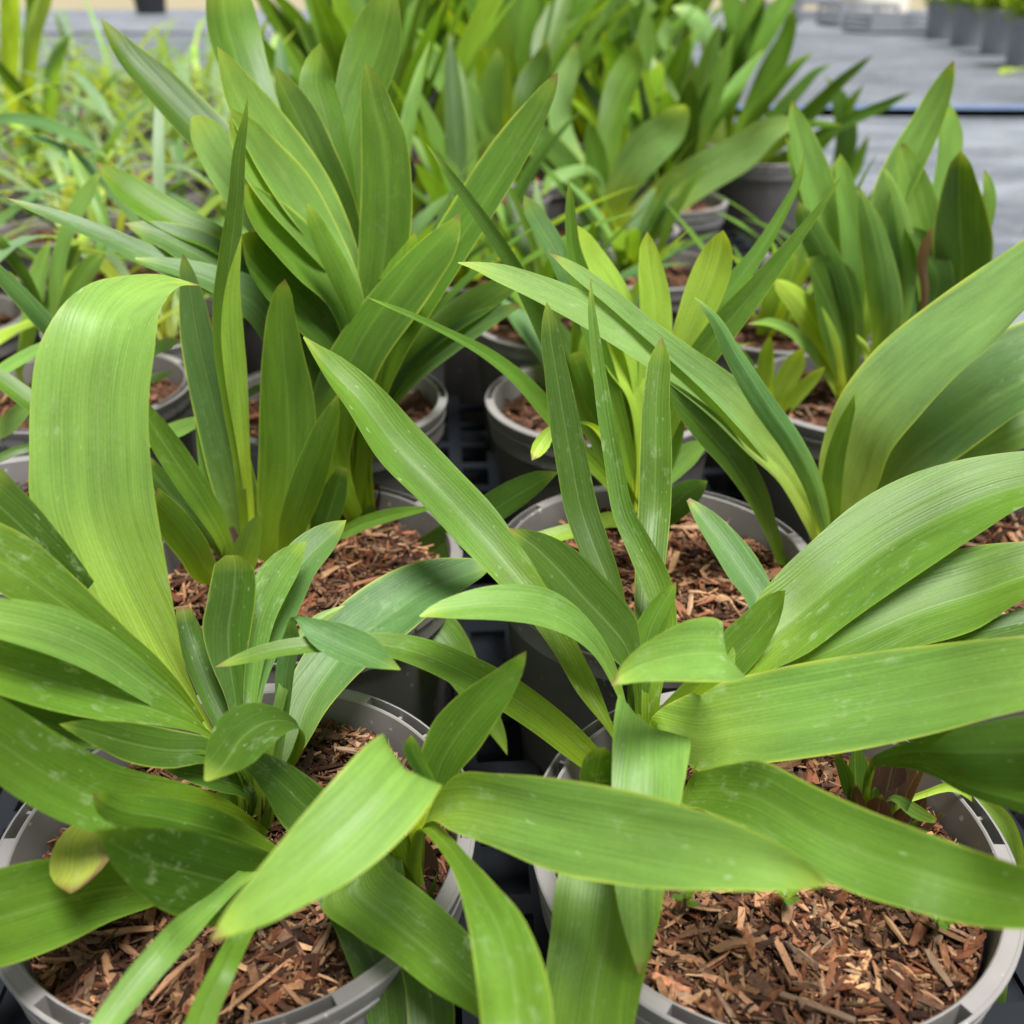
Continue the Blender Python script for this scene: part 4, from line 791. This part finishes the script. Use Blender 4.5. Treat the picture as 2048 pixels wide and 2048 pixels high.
  ('m', [5388,21613,4396,5504,21387,4289,4714,21581,3745,5008,21039,3512,4252,21465,3127,4626,20859,2947,3950,21129,2293,4365,20863,2197,3846,20836,1313,4119,20765,1264,3773,20717,1430,3887,20687,1410]),
  ('m', [5262,21000,3976,5262,21000,3976,5152,21101,3751,5317,20865,3713,5063,21136,3504,5297,20792,3422,4843,21175,3027,5172,20681,2895,4600,21125,2429,4937,20667,2276,4333,21020,1851,4593,20677,1704,4000,20910,1295,4185,20695,1182,3732,20727,1442,3804,20642,1398]),
  ('m', [3760,20844,4307,4087,21156,4391,3974,20788,3712,4481,21139,3754,4028,21095,3121,4437,20743,3079,3919,21019,2288,4292,20711,2231,3818,20873,1256,4051,20728,1221,3711,20757,1427,3812,20694,1413]),
  ('d', [4498,21403,4376,4706,20997,4317,4334,21455,3874,4660,20803,3759,4058,21405,3235,4437,20700,3133,3875,21063,2281,4257,20787,2224,3814,20856,1253,4055,20744,1224,3696,20745,1426,3804,20695,1414]),
  ('m', [4559,21101,4265,4689,20899,4171,3938,21169,3500,4267,20707,3339,3681,20952,2760,4143,20837,2700,3779,20786,1201,4048,20815,1176,3696,20705,1425,3814,20718,1415]),
 ],
 'N2': [
  ('m', [4793,17500,3449,4793,17500,3449,4565,17728,3299,4639,17561,3214,4300,17991,2928,4423,17755,2832,3989,18322,2295,4137,18078,2233,3891,18555,1585,4051,18447,1546,4496,18531,1432,4594,18465,1408]),
  ('d', [5586,17000,3441,5586,17000,3441,5417,17239,3291,5461,17102,3219,5237,17459,3097,5313,17249,2997,4945,17841,2687,5063,17531,2546,4537,18275,2140,4677,17927,1988,4154,18639,1532,4275,18361,1420,4513,18495,1441,4558,18392,1399]),
  ('d', [6118,16500,2963,6118,16500,2963,5965,16738,2875,5977,16623,2812,5803,16967,2761,5820,16777,2654,5507,17304,2583,5535,17056,2446,5138,17681,2282,5181,17446,2163,4554,18290,1723,4611,18043,1606,4200,18621,1397,4260,18379,1284,4514,18499,1445,4540,18393,1395]),
  ('d', [5148,18000,3050,5148,18000,3050,5260,17940,2836,5441,18146,2891,5328,17935,2583,5730,18255,2641,5493,18109,2227,5893,18212,2225,5587,18309,1737,5908,18193,1652,5506,18519,1133,5603,18223,959,4755,18598,1001,4749,18402,856,4556,18570,1456,4553,18473,1384]),
  ('m', [4943,16000,2538,4943,16000,2538,4823,16360,2553,4801,16245,2476,4633,16764,2504,4639,16610,2411,4307,17512,2210,4377,17288,2114,4129,18405,1495,4220,18195,1436,4444,18507,1435,4490,18401,1405]),
  ('d', [5426,18500,3212,5426,18500,3212,5139,18598,3106,5173,18402,3031,4883,18650,2865,4958,18350,2774,4504,18700,2440,4630,18300,2355,4057,18652,1501,4185,18352,1451,4497,18593,1429,4543,18484,1411]),
  ('m', [5832,18000,2928,5832,18000,2928,5674,18132,2724,5750,17988,2672,5492,18266,2312,5592,18060,2225,5040,18437,1747,5117,18214,1618,4305,18599,1361,4354,18401,1230,4503,18532,1452,4527,18433,1388]),
  ('m', [6221,18500,2073,6221,18500,2073,6065,18545,1811,6196,18456,1765,5981,18586,1475,6117,18417,1387,5673,18620,1095,5704,18380,948,4757,18603,1000,4747,18397,857,4483,18563,1454,4477,18464,1386]),
 ],
 'P1': [
  ('y', [-7849,17596,4500,-7563,17408,4497,-8010,17658,4169,-7712,17658,4167,-8267,17900,3589,-7960,17940,3589,-8482,18144,2968,-8250,18223,2977,-8681,18470,2176,-8522,18531,2187,-8670,18435,1416,-8558,18478,1424]),
  ('y', [-7049,17107,4416,-6819,16893,4377,-7373,17390,4135,-7005,17050,4079,-7721,17683,3744,-7304,17308,3708,-8037,17929,3212,-7701,17752,3193,-8332,18237,2649,-8067,18129,2638,-8625,18537,2099,-8435,18464,2090,-8638,18558,1423,-8526,18515,1417]),
  ('m', [-7727,17858,4432,-7635,18142,4485,-7787,18032,4155,-7576,18142,4160,-8158,18328,3375,-7869,18259,3362,-8469,18515,2530,-8255,18485,2519,-8617,18510,1423,-8498,18494,1417]),
  ('l', [-6333,16000,3773,-6333,16000,3773,-6725,16370,3644,-6504,16164,3580,-7131,16819,3310,-6797,16531,3278,-7435,17171,2922,-7131,17049,2907,-7702,17620,2524,-7431,17461,2499,-8094,18070,2091,-7917,17931,2064,-8638,18566,1427,-8544,18492,1413]),
  ('d', [-7370,15420,3495,-7344,15580,3550,-7503,15956,3233,-7465,16178,3307,-7624,16507,2961,-7574,16762,3037,-7772,17148,2646,-7703,17374,2681,-8125,17959,2156,-8025,18041,2169,-8695,18406,1414,-8602,18482,1426]),
 ],
 'G1': [
  ('b', [-3611,9500,3065,-3611,9500,3065,-3880,9754,3220,-3893,9644,3170,-4184,9959,3327,-4185,9819,3251,-4534,10152,3383,-4514,10014,3299,-4941,10345,3372,-4893,10226,3292,-5384,10544,3232,-5331,10456,3174,-7263,10489,1450,-7209,10400,1390]),
 ],
 'G2': [
  ('b', [-2635,4977,3360,-2629,5023,3369,-2610,5011,3222,-2595,5125,3245,-2561,5080,3068,-2541,5219,3096,-2512,5168,2898,-2483,5299,2926,-2458,5280,2721,-2422,5354,2738,-2442,5383,2506,-2412,5417,2515,-2881,5566,1412,-2825,5629,1428]),
  ('m', [-3095,5451,2614,-3097,5550,2637,-2948,5384,2514,-2941,5520,2548,-2787,5325,2398,-2771,5469,2437,-2622,5285,2290,-2605,5397,2322,-2498,5273,2216,-2488,5327,2232,-2878,5494,1406,-2860,5586,1434]),
  ('l', [-3101,5572,2440,-3149,5628,2460,-2972,5611,2504,-3041,5697,2537,-2873,5656,2553,-2936,5743,2589,-2780,5704,2595,-2824,5782,2631,-2654,5780,2617,-2673,5820,2636,-2887,5610,1403,-2920,5684,1437]),
  ('l', [-1974,5800,2637,-1974,5800,2637,-2047,5808,2653,-2017,5735,2620,-2128,5783,2640,-2079,5689,2598,-2248,5728,2607,-2185,5628,2566,-2386,5638,2530,-2333,5562,2502,-2919,5638,1438,-2853,5545,1402]),
  ('l', [-1801,5420,2304,-1782,5380,2290,-1903,5465,2280,-1853,5365,2245,-2033,5498,2228,-1970,5373,2184,-2194,5526,2165,-2129,5398,2121,-2420,5542,2061,-2375,5458,2033,-2931,5603,1437,-2877,5501,1403]),
  ('m', [-2118,6000,2371,-2118,6000,2371,-2181,5997,2369,-2159,5951,2349,-2262,5975,2362,-2226,5899,2331,-2383,5916,2340,-2340,5841,2310,-2529,5831,2280,-2490,5769,2257,-2971,5606,1437,-2911,5513,1403]),
  ('l', [-3197,5655,2036,-3274,5746,2089,-3033,5616,2118,-3140,5722,2177,-2903,5593,2244,-2991,5676,2289,-2772,5570,2350,-2826,5630,2381,-2876,5604,1398,-2951,5687,1442]),
  ('d', [-2896,4977,2180,-2929,5023,2202,-2798,5035,2204,-2838,5093,2231,-2720,5088,2225,-2746,5151,2255,-2608,5173,2174,-2620,5227,2199,-2932,5526,1399,-2952,5615,1441]),
 ],
 'L1': [
  ('l', [-3659,8004,2720,-3638,7996,2714,-3747,7964,2625,-3653,7943,2603,-3851,7864,2400,-3697,7849,2372,-3901,7764,2170,-3755,7757,2144,-3945,7661,1917,-3844,7653,1896,-3973,7603,1779,-3913,7597,1764,-3640,7530,1433,-3541,7519,1407]),
  ('m', [-3515,8208,2643,-3497,8192,2632,-3629,8150,2591,-3526,8102,2550,-3709,8013,2430,-3564,7985,2392,-3737,7889,2280,-3595,7891,2258,-3710,7749,2094,-3613,7768,2090,-3651,7593,1883,-3594,7607,1883,-3600,7481,1420,-3504,7506,1420]),
  ('l', [-3077,7813,3286,-3052,7787,3280,-3252,7842,3150,-3112,7697,3121,-3382,7808,3001,-3218,7668,2973,-3479,7745,2804,-3332,7658,2790,-3560,7685,2565,-3419,7636,2566,-3599,7612,2205,-3506,7588,2210,-3624,7617,1417,-3508,7588,1423]),
  ('l', [-3531,8393,3330,-3516,8407,3336,-3473,8272,3160,-3398,8340,3194,-3366,8173,2995,-3284,8233,3031,-3284,8100,2843,-3191,8107,2854,-3304,8005,2637,-3213,7960,2618,-3548,7718,2185,-3483,7683,2167,-3579,7573,1434,-3479,7520,1406]),
  ('m', [-3010,7414,2776,-2991,7386,2767,-3166,7470,2713,-3071,7363,2685,-3329,7496,2557,-3187,7384,2531,-3447,7499,2359,-3327,7432,2348,-3558,7516,2071,-3486,7484,2068,-3650,7595,1423,-3541,7546,1417]),
  ('d', [-3671,7179,2946,-3657,7222,2958,-3646,7208,2794,-3610,7301,2821,-3613,7268,2647,-3567,7348,2671,-3575,7377,2366,-3538,7424,2381,-3559,7539,1408,-3499,7616,1432]),
  ('y', [-3595,8607,2679,-3571,8593,2672,-3627,8480,2630,-3546,8441,2608,-3626,8308,2561,-3536,8278,2540,-3568,7808,2367,-3506,7792,2352,-3636,7506,1432,-3536,7480,1408]),
 ],
}

CROWN = {'A1': (-.1075, .295), 'A2': (-.037, .262), 'B1': (.056, .325), 'B2': (.145, .29), 'C1': (-.097, .556), 'C2': (-.155, .49), 'D1': (.078, .53),
         'H1': (.194, .51), 'K1': (.196, .70), 'J1': (.272, .77), 'M1': (.123, 1.30), 'M2': (-.034, 1.5), 'N1': (.38, 2.07), 'N2': (.45, 1.85), 'P1': (-.86, 1.85),
         'G1': (-.72, 1.05), 'G2': (-.29, .56), 'L1': (-.355, .755)}

# ------------------------------------------------------------------ setting
def sheet(name, x0, x1, y0, y1, z, mat, nx=1, ny=1, amp=0.0, thick=0.0):
    V, Fc = [], []
    for j in range(ny + 1):
        for i in range(nx + 1):
            x, y = x0 + (x1 - x0) * i / nx, y0 + (y1 - y0) * j / ny
            V.append((x, y, z + amp * noise.noise(Vector((x * 1.3, y * 1.7, 3.0))) + amp * .5 * noise.noise(Vector((x * 4, y * 6, 1.0)))))
    for j in range(ny):
        for i in range(nx):
            a = j * (nx + 1) + i
            Fc.append((a, a + 1, a + nx + 2, a + nx + 1))
    o = link(name, mesh_from(name, V, Fc, mat))
    tag(o, kind='structure')
    return o

sheet('ground', -220, 220, -60, 400, -0.03, M_EARTH)
sheet('ground_cloth', -7, 7.5, -3, 3.765, 0.0, M_CLOTH, 90, 60, 0.003)
sheet('earth_gap', -7, 7.5, 3.6, 3.95, -0.012, M_DIRT)
sheet('ground_cloth', -7, 7.5, 3.86, 8.6, 0.016, M_CLOTH2, 90, 50, 0.005)
sheet('blue_selvedge', -7, 7.5, 3.80, 3.92, 0.024, M_BLUE, 90, 1, 0.005)
sheet('ground_cloth', -9, 9.5, 8.85, 14.0, 0.012, M_CLOTH, 40, 20, 0.006)
sheet('earth_strip', -7, 9.5, 8.5, 8.95, 0.0, M_DIRT)

# ------------------------------------------------------------------ the row of broad-leaved potted lilies (near)
near = [
    ('A', -.104, .281, ('A1', 'A2'), 'grey pot in the left foreground, broad leaves arching forward, one drooping yellow leaf', 150, 9000, .95, -15),
    ('B', .097, .278, ('B1', 'B2'), 'grey pot in the right foreground, bark chips exposed, wide leaves arching right', 170, 9000, .9, -15),
    ('C', -.118, .487, ('C1', 'C2'), 'potted lily with tall fan of yellow-edged leaves behind the left foreground pot', 150, 4500, .30, 35),
    ('D', .080, .485, ('D1',), 'slender potted lily with two glowing yellow-green blades behind the right foreground pot', 150, 4500, .30, 5),
    ('H', .266, .51, ('H1',), 'potted lily at the right edge with a thick sheaf of broad arching leaves', 160, 1500, .45, 70),
    ('K', .270, .735, ('K1', 'J1'), 'potted lily with upright leaves and one dry brown blade before the grey cloth', 120, 1200, .10, 15),
]
for key, x, y, shoots, label, chips, fines, wear, rot in near:
    r = potted('potted_lily', x, y, label, group='broad-leaved lilies in grey pots', chips=chips, fines=fines, seed=ord(key), rot=R(rot))
    traced_leaves(r, shoots, wear, 0.0042, 12)

# ------------------------------------------------------------------ blurred mid-distance pots with traced leaves
mids = [
    ('M1', .123, 1.30, 'blurred potted lily with one long pale leaf reaching right in mid-distance'),
    ('M2', -.034, 1.50, 'blurred potted lily with pale yellow-green leaves just right of the tall fan'),
    ('N1', .38, 2.07, 'tall potted clump with two leaves arching over at the back right'),
    ('N2', .45, 1.85, 'potted clump with thin leaves slanting right across the grey cloth'),
    ('P1', -.86, 1.85, 'tall potted plant with upright reed-like leaves at the far left edge'),
    ('G1', -.72, 1.05, 'grassy plant at left edge with one long pale leaf bending into view'),
    ('G2', -.305, .53, 'grassy potted plant behind the big curved leaf at the left edge'),
    ('L1', -.345, .745, 'grassy potted plant with pale upright strap leaves left of the tall fan'),
]
ONE = {}
for i, (s, x, y, label) in enumerate(mids):
    near_ = y < .8
    r = potted('potted_lily' if s[0] in 'MN' else 'potted_grassy_plant', x, y, label, group='potted plants of the mid-distance', seed=30 + i, rot=i * 1.1,
               chips=60 if near_ else 0, fines=900 if near_ else 0)
    traced_leaves(r, (s,), 0.05, 0.008, 5)
    ONE[s] = r

# ------------------------------------------------------------------ the rest of the block
ORD = ['first', 'second', 'third', 'fourth', 'fifth', 'sixth', 'seventh', 'eighth', 'ninth', 'tenth', 'eleventh', 'twelfth', 'thirteenth', 'fourteenth', 'fifteenth']
def clump(root, kind, rng):
    o = root.location
    c = (o.x + rng.uniform(-.02, .02), o.y + rng.uniform(-.02, .02), PH - 0.02)
    if kind == 'short':
        for i in range(rng.randint(14, 19)):
            strap('leaf', (c[0] + rng.uniform(-.02, .02), c[1] + rng.uniform(-.02, .02), c[2]), rng.uniform(0, 6.28), rng.uniform(.08, .19) * (1.5 if o.x < .0 else 1), rng.uniform(.012, .026) * (1.3 if o.x < .0 else 1), rng.uniform(.1, .9), rng.uniform(.1, .8), root, o, rng.choice('mmdbl'))
    elif kind == 'mid':
        for i in range(rng.randint(13, 17)):
            strap('leaf', (c[0] + rng.uniform(-.02, .02), c[1] + rng.uniform(-.02, .02), c[2]), rng.uniform(0, 6.28), rng.uniform(.16, .28), rng.uniform(.030, .050), rng.uniform(.02, .5), rng.uniform(.0, .6), root, o, rng.choice('mmdll'), 11, 4, twist=rng.uniform(-.5, .5))
    elif kind == 'tall':
        base = rng.uniform(0, 6.28)
        for i in range(rng.randint(17, 23)):
            az = base + (math.pi if i % 2 else 0) + rng.gauss(0, .7)
            strap('leaf', (c[0] + rng.uniform(-.025, .025), c[1] + rng.uniform(-.025, .025), c[2]), az, rng.uniform(.27, .47), rng.uniform(.038, .062), rng.uniform(.02, .5), rng.uniform(.05, .8), root, o, rng.choice('mmmdll'), 12, 4, twist=rng.uniform(-.6, .6))
    else:
        for i in range(rng.randint(11, 15)):
            t = rng.choice('ggggglmb') if rng.random() > .05 else 'y'
            strap('leaf', (c[0] + rng.uniform(-.035, .035), c[1] + rng.uniform(-.035, .035), c[2]), rng.uniform(0, 6.28), rng.uniform(.14, .33), rng.uniform(.009, .021), rng.uniform(.15, .85), rng.uniform(.7, 2.0), root, o, t, 10, 2, twist=rng.uniform(-.5, .5))

taken = [(v.location.x, v.location.y) for v in ONE.values()] + [(n[1], n[2]) for n in near]
rngp = random.Random(21)
rowy = [.515, .72, .915, 1.105, 1.29, 1.48, 1.67, 1.86, 2.06, 2.26, 2.46, 2.68, 2.92, 3.18]
PLACED = list(taken)
for ri, y in enumerate(rowy):
    cnt = {'mid': 0, 'short': 0, 'tall': 0, 'grassy': 0}
    drift = -.065 * (y - .5) - (.09 if abs(y - 1.105) < .01 else 0)
    for ci in range(-11, 4):
        x = .08 + .2 * ci + drift + rngp.uniform(-.006, .006)
        yy = y + rngp.uniform(-.008, .008)
        if abs(x) > .60 * y + .16: continue
        kind = 'grassy' if x < -.235 - .02 * y else ('short' if y < 1.2 else 'tall')
        if kind == 'tall' and x > .22 + .13 * (y - 1.2) and not (1.2 < y < 1.8 and x < .43): continue
        if kind == 'tall' and ((x > .10 and 1.4 < y < 2.0) or (y < 1.4 and x > -.1)): kind = 'mid'
        if kind == 'short' and x > .43: continue
        if kind == 'mid' and x > .31: continue
        if kind == 'grassy' and y > 3.3: continue
        if any(math.hypot(x - a, yy - b) < .158 for a, b in PLACED): continue
        PLACED.append((x, yy))
        cnt[kind] += 1
        nm = {'mid': 'potted_lily', 'short': 'potted_seedling_lily', 'tall': 'potted_lily', 'grassy': 'potted_grassy_plant'}[kind]
        lab = {'mid': 'half-grown blurred lily in grey pot, {} from the left in pot row {}',
               'short': 'small young lily in grey pot, {} from the left in pot row {}',
               'tall': 'tall blurred lily in grey pot, {} from the left in pot row {}',
               'grassy': 'grassy narrow-leaved plant in grey pot, {} from the left in pot row {}'}[kind]
        r = potted(nm, x, yy, lab.format(ORD[cnt[kind] - 1], ORD[ri + 1]), group={'mid': 'half-grown lilies in the middle of the block', 'short': 'small lilies in grey pots', 'tall': 'tall lilies at the back of the block', 'grassy': 'grassy plants in grey pots at the left'}[kind],
                   seed=200 + ri * 20 + ci, rot=rngp.uniform(0, 6.28))
        clump(r, kind, rngp)

# ------------------------------------------------------------------ carrying trays under the pots
TRH = 0.05
def tray_mesh(w_, d_, holes, off):
    V, Fc = [], []
    def box(x0, x1, y0, y1, z0, z1):
        b = len(V)
        V.extend([(x0, y0, z0), (x1, y0, z0), (x1, y1, z0), (x0, y1, z0), (x0, y0, z1), (x1, y0, z1), (x1, y1, z1), (x0, y1, z1)])
        Fc.extend([tuple(b + q for q in f) for f in ((0, 3, 2, 1), (4, 5, 6, 7), (0, 1, 5, 4), (1, 2, 6, 5), (2, 3, 7, 6), (3, 0, 4, 7))])
    def clear(x0, x1, y0, y1):
        cx, cy = (x0 + x1) / 2, (y0 + y1) / 2
        return all(math.hypot(cx - hx, cy - hy) > 0.0785 for hx, hy in holes)
    # lattice deck cut into small cells, cells inside a pot's hole are left out
    nx, ny = int(w_ / 0.012), int(d_ / 0.012)
    for i in range(nx):
        for j in range(ny):
            x0, x1 = -w_ / 2 + w_ * i / nx, -w_ / 2 + w_ * (i + 1) / nx
            y0, y1 = -d_ / 2 + d_ * j / ny, -d_ / 2 + d_ * (j + 1) / ny
            if (i % 3 == 0 or j % 4 == 0) and clear(x0, x1, y0, y1):
                box(x0, x1, y0, y1, TRH - 0.004, TRH)
    for x0, x1, y0, y1 in ((-w_/2 - .003, w_/2 + .003, -d_/2 - .003, -d_/2 - .0001), (-w_/2 - .003, w_/2 + .003, d_/2 + .0001, d_/2 + .003),
                           (-w_/2 - .003, -w_/2 - .0001, -d_/2, d_/2), (w_/2 + .0001, w_/2 + .003, -d_/2, d_/2)):
        box(x0, x1, y0, y1, 0.004, TRH + 0.006)
    box(-w_/2, w_/2, -d_/2, d_/2, 0.001, 0.0035)
    return mesh_from('plant_tray', V, Fc, M_TRAY, False)

def tray(cx, cy, w_, d_, label, rot=R(3.7)):
    c, s = math.cos(-rot), math.sin(-rot)
    holes = []
    for px, py in PLACED:
        dx, dy = px - cx, py - cy
        hx, hy = c * dx - s * dy, s * dx + c * dy
        if abs(hx) < w_ / 2 + .1 and abs(hy) < d_ / 2 + .1: holes.append((hx, hy))
    o = link('plant_tray', tray_mesh(w_, d_, holes, 0), None, (cx, cy, 0), (0, 0, rot))
    tag(o, label, 'plant tray', 'dark trays under the pots')

ti = 0
for rj, cy in enumerate((.395, .995, 1.595, 2.195)):
    for ck in range(-3 if rj else -2, 2):
        cx = -.018 + .402 * ck - .065 * (cy - .5)
        if abs(cx) - .2 > .62 * (cy + .3): continue
        if cx > .35 and cy > 1.3: continue
        pos = {-3: 'fourth from the right', -2: 'third from the right', -1: 'left of the middle column', 0: 'under the middle pots', 1: 'at the right side'}[ck]
        tray(cx, cy, .396, .592, f'dark lattice carrying tray {pos} in the {ORD[rj]} row of trays')

# ------------------------------------------------------------------ weeds sprouting in the foreground mulch
def weed(x, y, z, label, s=1.0):
    root = link('weed_seedling', None, None, (x, y, z))
    tag(root, label, 'seedling', 'weed seedlings in the foreground mulch')
    rng = random.Random(int(x * 1e4))
    st = lathe('stem', [(0.0007 * s, 0), (0.0006 * s, 0.008 * s), (0.0, 0.0085 * s)], 6, M_STEM)
    link('stem', st, root)
    for i in range(5):
        az = i * 2.4 + rng.uniform(-.3, .3)
        strap('leaf', (x, y, z + 0.005 * s + i * 0.0007), az, 0.0062 * s, 0.0034 * s, rng.uniform(.5, 1.1), 0.5, root, root.location, 'm', 6, 2)

SZ = GROUND_POT_Z + PH - 0.012
weed(.0979, .250, SZ + .003, 'tiny weed seedling in the middle of the right foreground pot bark')
weed(.1487, .240, SZ + .003, 'tiny weed seedling beside a pale chip near the right foreground pot rim')
weed(.062, .250, SZ + .003, 'tiny weed seedling by the hanging leaf in the right foreground pot')

# ------------------------------------------------------------------ far right: row of large slate pots with leafy shrubs
def big_pot_mesh(mat, r=0.118, h=0.245):
    prof = [(0, 0.003), (r * .78, 0.003), (r * .8, 0), (r * .93, h * .74), (r, h * .75), (r * 1.02, h - .004), (r * .99, h), (r * .95, h), (r * .93, h - .03), (0, h - .03)]
    return auto_sharp(lathe('pot', prof, 40, mat))
BIG, BIGB = big_pot_mesh(M_BLUEPOT), big_pot_mesh(M_BLACK)
def shrub(x, y, label, mesh, seed, height=.30, cat='potted shrub'):
    root = link('potted_shrub', None, None, (x, y, 0.018))
    tag(root, label, cat, 'potted shrubs along the far cloth')
    link('pot', mesh, root)
    rng = random.Random(seed)
    st = lathe('trunk', [(0.006, .2), (0.004, .25 + height * .6), (0, .25 + height * .62)], 8, M_STEM)
    link('trunk', st, root)
    # leafy crown: many small leaf faces, one countless mass
    V, Fc, um, ur = [], [], [], []
    for i in range(800):
        d = Vector((rng.gauss(0, 1), rng.gauss(0, 1), rng.gauss(0, .8))).normalized() * (rng.random() ** .45)
        c = Vector((d.x * .17, d.y * .17, .30 + d.z * .13))
        a = rng.uniform(0, 6.28); e = rng.uniform(-.6, .6)
        t = Vector((math.cos(a) * math.cos(e), math.sin(a) * math.cos(e), math.sin(e))) * rng.uniform(.025, .05)
        wv = t.cross(Vector((rng.uniform(-.4, .4), rng.uniform(-.4, .4), 1))).normalized() * t.length * .32
        b = len(V)
        V.extend([c - t, c - wv, c + t, c + wv]); Fc.append((b, b + 1, b + 2, b + 3))
    me = mesh_from('crown', V, Fc, M_LEAF, False)
    for nm in ('metric', 'relative'):
        lay = me.uv_layers.new(name=nm)
        lay.data.foreach_set('uv', [v for _ in Fc for v in (.5, .3, .3, .5, .5, .6, .7, .5)])
    o = link('crown', me, root); tag(o, kind='stuff'); o.color = tinted('y')
spots = [(2.62, 5.6), (2.86, 6.5), (2.95, 7.2), (3.06, 7.95)]
for i, (x, y) in enumerate(spots):
    shrub(x, y, f'slate-grey pot with yellow-green shrub, {ORD[i]} from front at the far right', BIG, 70 + i)
def crate(x, y, w_, d_, h, rot, label):
    bm = bmesh.new()
    def bx(cx, cy, cz, sx, sy, sz):
        m = bmesh.ops.create_cube(bm, size=1)
        for v in m['verts']: v.co = Vector((v.co.x * sx + cx, v.co.y * sy + cy, v.co.z * sz + cz))
    bx(0, 0, .006, w_, d_, .012)
    for s in (-1, 1):
        for k in range(3):
            zz = .03 + (h - .04) * k / 2
            bx(0, s * (d_ / 2 + .006), zz, w_ + .02, .010, h * .2)
            bx(s * (w_ / 2 + .006), 0, zz, .010, d_, h * .2)
        for t in (-1, 1): bx(s * (w_ / 2 + .001), t * (d_ / 2 + .001), h / 2, .02, .02, h)
    me = bpy.data.meshes.new('plastic_crate'); bm.to_mesh(me); bm.free(); me.materials.append(M_BLUEPOT)
    tag(link('plastic_crate', me, None, (x, y, 0.02), (0, 0, rot)), label, 'crate', 'grey crates at the far end')
crate(3.05, 9.9, .55, .36, .16, .2, 'low dark grey crate beside the slate pots at the far right')
crate(3.0, 8.9, .55, .36, .12, .25, 'lowest dark grey crate just left of the slate pots at the far right')
crate(3.05, 11.4, .5, .36, .28, .1, 'grey plastic crate at the top edge just left of the cream sack')
crate(2.45, 10.6, .5, .36, .26, -.15, 'grey plastic crate behind the tall leaves at the top edge')
# cream sack
bm = bmesh.new()
bmesh.ops.create_cube(bm, size=1)
bmesh.ops.subdivide_edges(bm, edges=bm.edges[:], cuts=5, use_grid_fill=True)
for v in bm.verts:
    p = v.co
    k = 1 - .35 * (abs(p.x) * 2) ** 4 * .5
    q = 1 - .3 * (abs(p.y) * 2) ** 4 * .5
    v.co = Vector((p.x * .62 * q, p.y * .42 * k, (p.z + .5) * .30 * (.7 + .3 * k * q)))
    v.co += Vector((noise.noise(p * 5), noise.noise(p * 5 + Vector((9, 0, 0))), noise.noise(p * 5 + Vector((0, 9, 0))))) * .018
me = bpy.data.meshes.new('filled_sack'); bm.to_mesh(me); bm.free(); me.materials.append(M_SACK)
me.polygons.foreach_set('use_smooth', [True] * len(me.polygons))
tag(link('filled_sack', me, None, (3.9, 12.0, 0.02), (0, 0, .1)), 'cream filled sack lying on the far grey cloth', 'sack')
# black bin far left
tag(link('black_bin', auto_sharp(lathe('black_bin', [(0, .004), (.15, .004), (.155, 0), (.19, .36), (.205, .36), (.205, .39), (.185, .39), (.155, .02), (0, .02)], 40, M_BLACK)), None, (-4.05, 12.6, -0.03)),
    'black round bin standing on the dry ground at the far left', 'bin')
# fallen leaf on the far cloth
t_ = link('fallen_leaf', None, None, (2.35, 5.25, 0.022)); tag(t_, 'yellow fallen leaf lying on the far grey cloth', 'leaf')
strap('leaf_blade', (2.33, 5.2, .026), .8, .11, .07, 1.35, .2, t_, t_.location, 'y', 8, 3)
strap('leaf_lobe', (2.36, 5.2, .030), 2.2, .08, .05, 1.2, .3, t_, t_.location, 'y', 8, 3)
